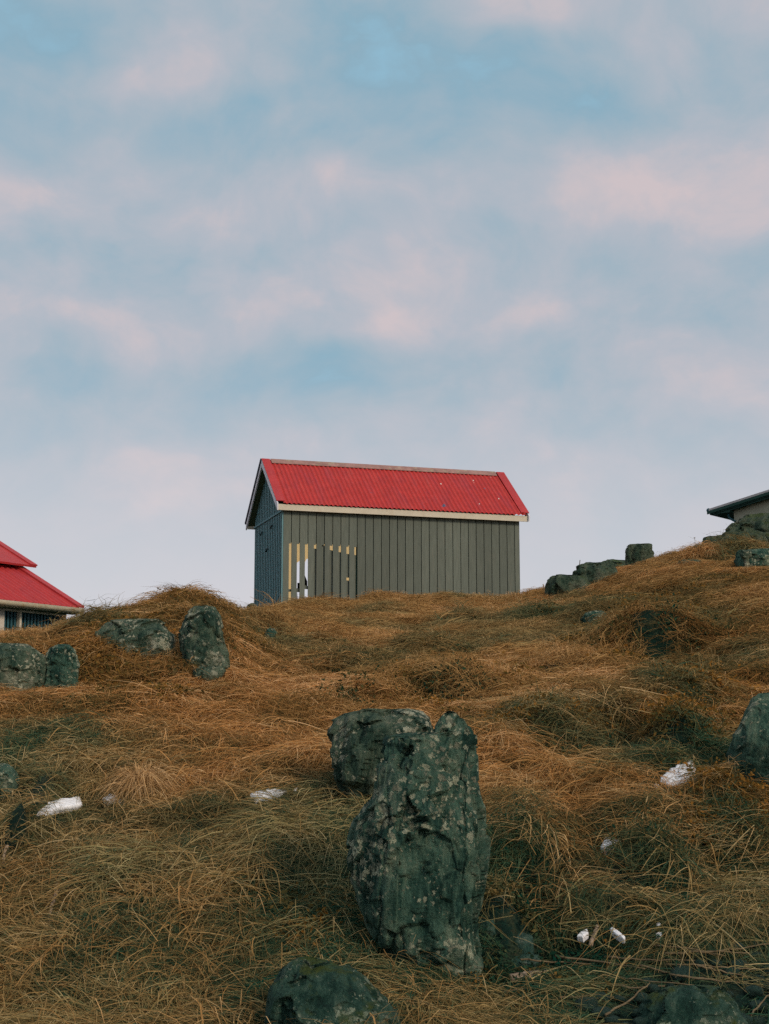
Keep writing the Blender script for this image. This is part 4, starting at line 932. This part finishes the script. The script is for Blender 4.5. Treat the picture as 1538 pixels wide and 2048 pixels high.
# ------------------------------------------------------------------ GRASS
def tuft(name, nblade, lmin, lmax, width, rad, hmin, hmax, spread, m, seed, seg=4, curl=.35, upright=0.0):
    r_ = np.random.default_rng(seed); V = []; Fc = []; sh = []
    for b in range(nblade):
        L_ = r_.uniform(lmin, lmax); yaw = r_.normal(0, spread); h = r_.uniform(hmin, hmax)
        bx, by = r_.normal(0, rad, 2); bz = r_.uniform(-.01, .03)
        cu = r_.normal(0, curl); w = width * r_.uniform(.5, 1.0) * (1.9 if r_.random() < .12 else 1); tw = r_.uniform(-1.2, 1.2)
        pos = np.array([bx, by, bz]); a = yaw; P = [];
        pk = r_.uniform(.25, .6)
        for s in range(seg + 1):
            t = s / seg
            hh = h * math.sin(math.pi * min(1, t / (2 * pk))) if t < pk else h * (1 - ((t - pk) / (1 - pk)) ** 1.5 * (1 - upright))
            P.append((pos[0], pos[1], bz + hh)); step = L_ / seg * (1 - upright * .6)
            a = yaw + cu * t; pos = pos + np.array([math.cos(a), math.sin(a), 0]) * step
        i0 = len(V)
        for s, p in enumerate(P):
            t = s / seg; ww = w * (1 - .75 * t ** 1.5) / 2; a = yaw + cu * t
            nx, ny, nz_ = -math.sin(a) * math.cos(tw), math.cos(a) * math.cos(tw), math.sin(tw)
            V.append((p[0] - nx * ww, p[1] - ny * ww, p[2] - nz_ * ww)); V.append((p[0] + nx * ww, p[1] + ny * ww, p[2] + nz_ * ww))
        c_ = r_.beta(2.0, 2.0)
        for s in range(seg):
            k = i0 + 2 * s; Fc.append((k, k + 1, k + 3, k + 2)); sh.append(c_)
    me = bpy.data.meshes.new(name); me.from_pydata(V, [], Fc); me.update(); me.materials.append(m)
    at = me.attributes.new('shade', 'FLOAT', 'FACE'); at.data.foreach_set('value', np.array(sh, dtype=np.float32))
    return bpy.data.objects.new(name, me)
def leafclump(name, nl, rad, hgt, size, m, seed):
    r_ = np.random.default_rng(seed); V = []; Fc = []; sh = []
    for b in range(nl):
        p = r_.normal(0, rad, 2); z = r_.uniform(0, hgt) * math.exp(-(p ** 2).sum() / (2 * rad * rad) * .6)
        a, e = r_.uniform(0, 6.28), r_.uniform(-.9, .9); s = size * r_.uniform(.5, 1.3)
        u = np.array([math.cos(a) * math.cos(e), math.sin(a) * math.cos(e), math.sin(e)]); v = np.cross(u, r_.normal(0, 1, 3)); v /= np.linalg.norm(v) + 1e-6
        c = np.array([p[0], p[1], z]); i0 = len(V); V += [tuple(c - u * s), tuple(c + v * s * .55), tuple(c + u * s), tuple(c - v * s * .55)]; Fc.append((i0, i0 + 1, i0 + 2, i0 + 3)); sh.append(r_.beta(2, 2))
    me = bpy.data.meshes.new(name); me.from_pydata(V, [], Fc); me.update(); me.materials.append(m)
    at = me.attributes.new('shade', 'FLOAT', 'FACE'); at.data.foreach_set('value', np.array(sh, dtype=np.float32))
    return bpy.data.objects.new(name, me)

def scatter(name, srcs, P, rot, scl, tint, green, label, cat='grass'):
    """one stuff object per tuft mesh set: points with attributes, instanced by geometry nodes"""
    n = len(P); which = rng.integers(0, len(srcs), n)
    me = bpy.data.meshes.new(name); me.vertices.add(n); me.vertices.foreach_set('co', P.astype(np.float32).ravel())
    def at(nm, ty, v):
        a = me.attributes.new(nm, ty, 'POINT'); a.data.foreach_set('vector' if ty == 'FLOAT_VECTOR' else 'value', np.ascontiguousarray(v).ravel())
    at('rot', 'FLOAT_VECTOR', rot.astype(np.float32)); at('scl', 'FLOAT', scl.astype(np.float32)); at('tint', 'FLOAT', tint.astype(np.float32)); at('green', 'FLOAT', green.astype(np.float32)); at('which', 'INT', which.astype(np.int32))
    me.update(); o = bpy.data.objects.new(name, me); COL.objects.link(o)
    ng_ = bpy.data.node_groups.new(name, 'GeometryNodeTree'); ng_.interface.new_socket('Geometry', in_out='INPUT', socket_type='NodeSocketGeometry'); ng_.interface.new_socket('Geometry', in_out='OUTPUT', socket_type='NodeSocketGeometry')
    N = ng_.nodes; L = ng_.links; gi = N.new('NodeGroupInput'); go = N.new('NodeGroupOutput'); iop = N.new('GeometryNodeInstanceOnPoints')
    g2i = N.new('GeometryNodeGeometryToInstance')
    for s in reversed(srcs):
        oi = N.new('GeometryNodeObjectInfo'); oi.inputs['Object'].default_value = s; oi.transform_space = 'ORIGINAL'; L.new(oi.outputs['Geometry'], g2i.inputs[0])
    def na(nm, ty):
        a = N.new('GeometryNodeInputNamedAttribute'); a.data_type = ty; a.inputs['Name'].default_value = nm; return a.outputs['Attribute']
    L.new(gi.outputs[0], iop.inputs['Points']); L.new(g2i.outputs[0], iop.inputs['Instance']); iop.inputs['Pick Instance'].default_value = True
    L.new(na('which', 'INT'), iop.inputs['Instance Index']); L.new(na('rot', 'FLOAT_VECTOR'), iop.inputs['Rotation']); L.new(na('scl', 'FLOAT'), iop.inputs['Scale'])
    L.new(iop.outputs[0], go.inputs[0])
    md = o.modifiers.new('scatter', 'NODES'); md.node_group = ng_
    tag(o, label, cat, kind='stuff'); return o

def inside(X, Y, foots, k=1.0):
    m = np.zeros(len(X), bool)
    for (x, y, a, b) in foots: m |= ((X - x) / (a * k)) ** 2 + ((Y - y) / (b * k)) ** 2 < 1
    return m
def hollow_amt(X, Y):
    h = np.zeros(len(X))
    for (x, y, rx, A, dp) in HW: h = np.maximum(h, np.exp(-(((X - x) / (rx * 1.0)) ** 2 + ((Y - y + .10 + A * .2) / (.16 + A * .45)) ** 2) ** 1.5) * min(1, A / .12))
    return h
def px_of(X, Y, Z):
    c, s = math.cos(PITCH), math.sin(PITCH); yc = Y * c + Z * s; zc = -Y * s + Z * c
    return CX + F * X / yc, CY - F * zc / yc
def points(n, y0=6.5, y1=27.5, power=1.0):
    Y = (y0 ** (1 - power) + rng.random(n) * (y1 ** (1 - power) - y0 ** (1 - power))) ** (1 / (1 - power)) if power != 1 else y0 * (y1 / y0) ** rng.random(n)
    X = (rng.random(n) * 2 - 1) * (.285 * Y + .9)
    return X, Y
def slope_rot(X, Y, yaw, tilt=1.0, L=.26):
    cx_, cy_ = np.cos(yaw), np.sin(yaw); h0 = height(X, Y)
    du = (height(X + L * cx_, Y + L * cy_) - h0) / L; e = .12
    dv = (height(X - e * cy_, Y + e * cx_) - height(X + e * cy_, Y - e * cx_)) / (2 * e)
    return np.stack([np.arctan(dv) * tilt, -np.arctan(du) * tilt, yaw], -1)
# flow of the combed, matted straw
def flow(X, Y):
    return R(-100) + R(120) * np.clip(fbm(X * .8, Y * .6, 0, 2, 31) * 2.0, -1.2, 1.2) + R(70) * fbm(X * 2.0, Y * 1.7, 2, 2, 37)
def tintf(X, Y): return np.clip(.5 + .55 * fbm(X * .6, Y * .5, 0, 3, 41) + rng.normal(0, .13, len(X)) + np.clip((Y - 10.5) / 6, -.4, 1) * .34, 0, 1)  # brighter straw up the slope, the light gradient is put into the tint
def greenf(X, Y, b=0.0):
    lower = np.clip((13 - Y) / 4.5, 0, 1)  # greener grass low down, with the shade at the foot put into the colour
    g = .85 * lower - .02 + b + 1.0 * np.clip(fbm(X * .8, Y * .8, 5, 3, 43) - .02, -.3, 1) + .45 * hollow_amt(X, Y)  # hollow term shifts to dark green, shade put into the colour
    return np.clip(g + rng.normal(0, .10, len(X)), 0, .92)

def leafy(X, Y, Z):
    px_, py_ = px_of(X, Y, Z); a = hollow_amt(X, Y) * 1.1
    for (cx_, cy_, rx, ry, s) in ((1320, 1260, 170, 60, 1), (220, 1350, 110, 60, 1.1), (350, 1335, 60, 70, .9), (900, 1375, 120, 45, 1), (1100, 1450, 120, 40, .8), (1370, 1460, 110, 50, .9), (510, 1270, 60, 35, .9),
                                   (1480, 1150, 90, 30, .5), (1480, 1620, 90, 60, .7), (380, 1220, 130, 40, .8), (150, 1270, 170, 30, .6), (1390, 1380, 120, 40, .6), (600, 1870, 60, 40, .7), (1150, 1900, 160, 30, .4)):
        a = np.maximum(a, s * np.exp(-((px_ - cx_) / rx) ** 2 - ((py_ - cy_) / ry) ** 2))
    return a
def shore(X, Y, up=30):
    px_, py_ = px_of(X, Y, height(X, Y)); return (py_ > 2055 - up - (px_ - 1130) * .40) & (X > .85)
# 1) short dense under-mat
S_mat = [tuft('mat_tuft', 60, .10, .24, .0042, .075, .008, .04, 1.1, M['mat'], 100 + i, 3, .8) for i in range(4)]
X, Y = points(52000, power=.3)
k = ~inside(X, Y, ROCKFOOT, .86) & ~inside(X, Y, SNOWFOOT, 1.0) & (rng.random(len(X)) > hollow_amt(X, Y) * .72)
k &= ~(shore(X, Y) & (rng.random(len(X)) < .9))
bare = fbm(X * 2.6, Y * 2.2, 9, 3, 51); k &= ~((bare > .22) & (rng.random(len(X)) < .8))
X, Y = X[k], Y[k]; scl = (.8 + .5 * rng.random(len(X))) * np.clip(Y / 12, .85, 1.35)
P = np.stack([X, Y, height(X, Y) - .005], -1); yaw = flow(X, Y) + rng.normal(0, .5, len(X))
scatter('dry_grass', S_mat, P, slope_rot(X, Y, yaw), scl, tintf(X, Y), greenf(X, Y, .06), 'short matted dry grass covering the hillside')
# 2) long combed straw lying over it in locks
S_long = [tuft('straw_lock', 30, .12, .44, .0050, .085, .010, .048, .66, M['straw'], 200 + i, 5, .24) for i in range(8)]
X, Y = points(27000, power=.25)
k = ~inside(X, Y, ROCKFOOT, .93) & ~inside(X, Y, SNOWFOOT, 1.2) & (rng.random(len(X)) > hollow_amt(X, Y) * .95)
dens = fbm(X * 1.6, Y * 1.3, 3, 3, 61); k &= (rng.random(len(X)) < np.clip(.58 + dens * 1.9, .05, 1))
k &= ~(shore(X, Y, 70) & (rng.random(len(X)) < .93)); k &= rng.random(len(X)) > leafy(X, Y, height(X, Y)) * .85; k &= rng.random(len(X)) < np.clip(.55 + (Y - 8) / 8, 0, 1)
X, Y = X[k], Y[k]; yaw = flow(X, Y) + rng.normal(0, .60, len(X))
tip_x = X + .35 * np.cos(yaw); tip_y = Y + .35 * np.sin(yaw)
k = ~inside(tip_x, tip_y, SNOWFOOT, 1.1) & ~((hollow_amt(tip_x, tip_y) > .35) & (rng.random(len(X)) < .85)); X, Y, yaw = X[k], Y[k], yaw[k]
scl = (.75 + .5 * rng.random(len(X))) * np.clip(14 / Y, .72, 1.0)
P = np.stack([X, Y, height(X, Y) + .005 + .02 * rng.random(len(X))], -1)
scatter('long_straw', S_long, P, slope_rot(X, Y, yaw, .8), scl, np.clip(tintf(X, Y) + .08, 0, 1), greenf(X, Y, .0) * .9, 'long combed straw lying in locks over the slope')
# 3) stray single straws, paler, sticking at all angles
S_stray = [tuft('stray_straw', 7, .25, .6, .0040, .12, .03, .14, 1.5, M['straw'], 300 + i, 5, .3, .45) for i in range(5)]
X, Y = points(8000, power=.9)
k = ~inside(X, Y, ROCKFOOT, 1.05) & ~inside(X, Y, SNOWFOOT, 1.3) & (rng.random(len(X)) > hollow_amt(X, Y) * .7) & ~shore(X, Y, 40)
X, Y = X[k], Y[k]; yaw = rng.random(len(X)) * 6.28; scl = (.6 + .6 * rng.random(len(X))) * np.clip(11 / Y, .5, 1.0)
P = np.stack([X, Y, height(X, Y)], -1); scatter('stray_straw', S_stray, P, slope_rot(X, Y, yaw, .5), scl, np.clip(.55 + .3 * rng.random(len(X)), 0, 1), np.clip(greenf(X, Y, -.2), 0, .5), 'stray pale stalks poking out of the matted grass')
# 4) withered leafy undergrowth in hollows and on banks
S_leaf = [leafclump('leaf_clump', 110, .10, .075, .015, M['leaf'], 400 + i) for i in range(4)]
X, Y = points(26000, 7, 26, .3); Z = height(X, Y); a = leafy(X, Y, Z); k = (rng.random(len(X)) < (a * 1.1 - .12) * (1 - .75 * hollow_amt(X, Y) ** 3)) & ~inside(X, Y, ROCKFOOT, .98) & ~inside(X, Y, SNOWFOOT, 1.2) & ((height(X, Y + .5) - Z > .05) | (Y < 13.6))
X, Y, Z = X[k], Y[k], Z[k]
ha = hollow_amt(X, Y)  # hollow shade put into leaf colour below: darker and greener towards the core
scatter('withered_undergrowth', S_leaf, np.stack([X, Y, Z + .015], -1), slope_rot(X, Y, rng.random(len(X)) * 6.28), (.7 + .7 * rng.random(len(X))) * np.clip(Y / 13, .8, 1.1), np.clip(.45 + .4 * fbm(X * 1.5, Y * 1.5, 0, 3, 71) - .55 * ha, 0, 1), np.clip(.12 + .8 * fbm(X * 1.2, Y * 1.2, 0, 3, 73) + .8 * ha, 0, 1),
        'withered brown leafy undergrowth in hollows and on grass banks', 'undergrowth')
# 5) thin upright grass fringe on crests
S_up = [tuft('upright_grass', 14, .07, .16, .004, .05, .04, .11, 1.8, M['straw'], 500 + i, 4, .4, .8) for i in range(4)]
X, Y = points(9000, 14, 27.5, 0); Z = height(X, Y); Zn = height(X, Y + .9); k = ((Zn - Z) < .10) & ~inside(X, Y, ROCKFOOT, 1.0)
X, Y, Z = X[k], Y[k], Z[k]
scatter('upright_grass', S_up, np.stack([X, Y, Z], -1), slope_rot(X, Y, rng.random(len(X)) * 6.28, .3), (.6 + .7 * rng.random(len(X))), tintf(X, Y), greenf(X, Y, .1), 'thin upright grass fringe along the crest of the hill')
# turf hanging over the backs and shoulders of the sunken rocks
pts = []
for (x, y, a, b) in BANK:
    for q in range(60):
        t = rng.uniform(-.7, math.pi + .7); k_ = rng.uniform(.95, 1.25); pts.append((x + a * k_ * math.cos(t), y + b * k_ * math.sin(t)))
pts = np.array(pts); X, Y = pts[:, 0], pts[:, 1]
scatter('overhanging_grass', S_long[:4], np.stack([X, Y, height(X, Y) + .03], -1), slope_rot(X, Y, R(-90) + rng.normal(0, .7, len(X)), .6), .7 + .4 * rng.random(len(X)), np.clip(.5 + .3 * rng.random(len(X)), 0, 1), np.clip(rng.random(len(X)) * .4 - .1, 0, 1), 'dry turf hanging around the shoulders of the sunken boulders')
# 6) the single round tussock
x, y, z = ground_at(285, 1585)
S_t = [tuft('tussock_tuft', 700, .15, .46, .0042, .05, .06, .20, 3.2, M['straw'], 600, 6, .3)]
o = S_t[0]; o.name = 'straw_tussock'; COL.objects.link(o); o.location = (x, y, z + .01); o.rotation_euler = (R(18), 0, 0); o.scale = (.8,) * 3
o.data.materials[0] = M['straw_plain']; tag(o, 'round pale straw tussock right of the small snow lumps', 'tussock')

print('points ok', len(X), len(PEB))
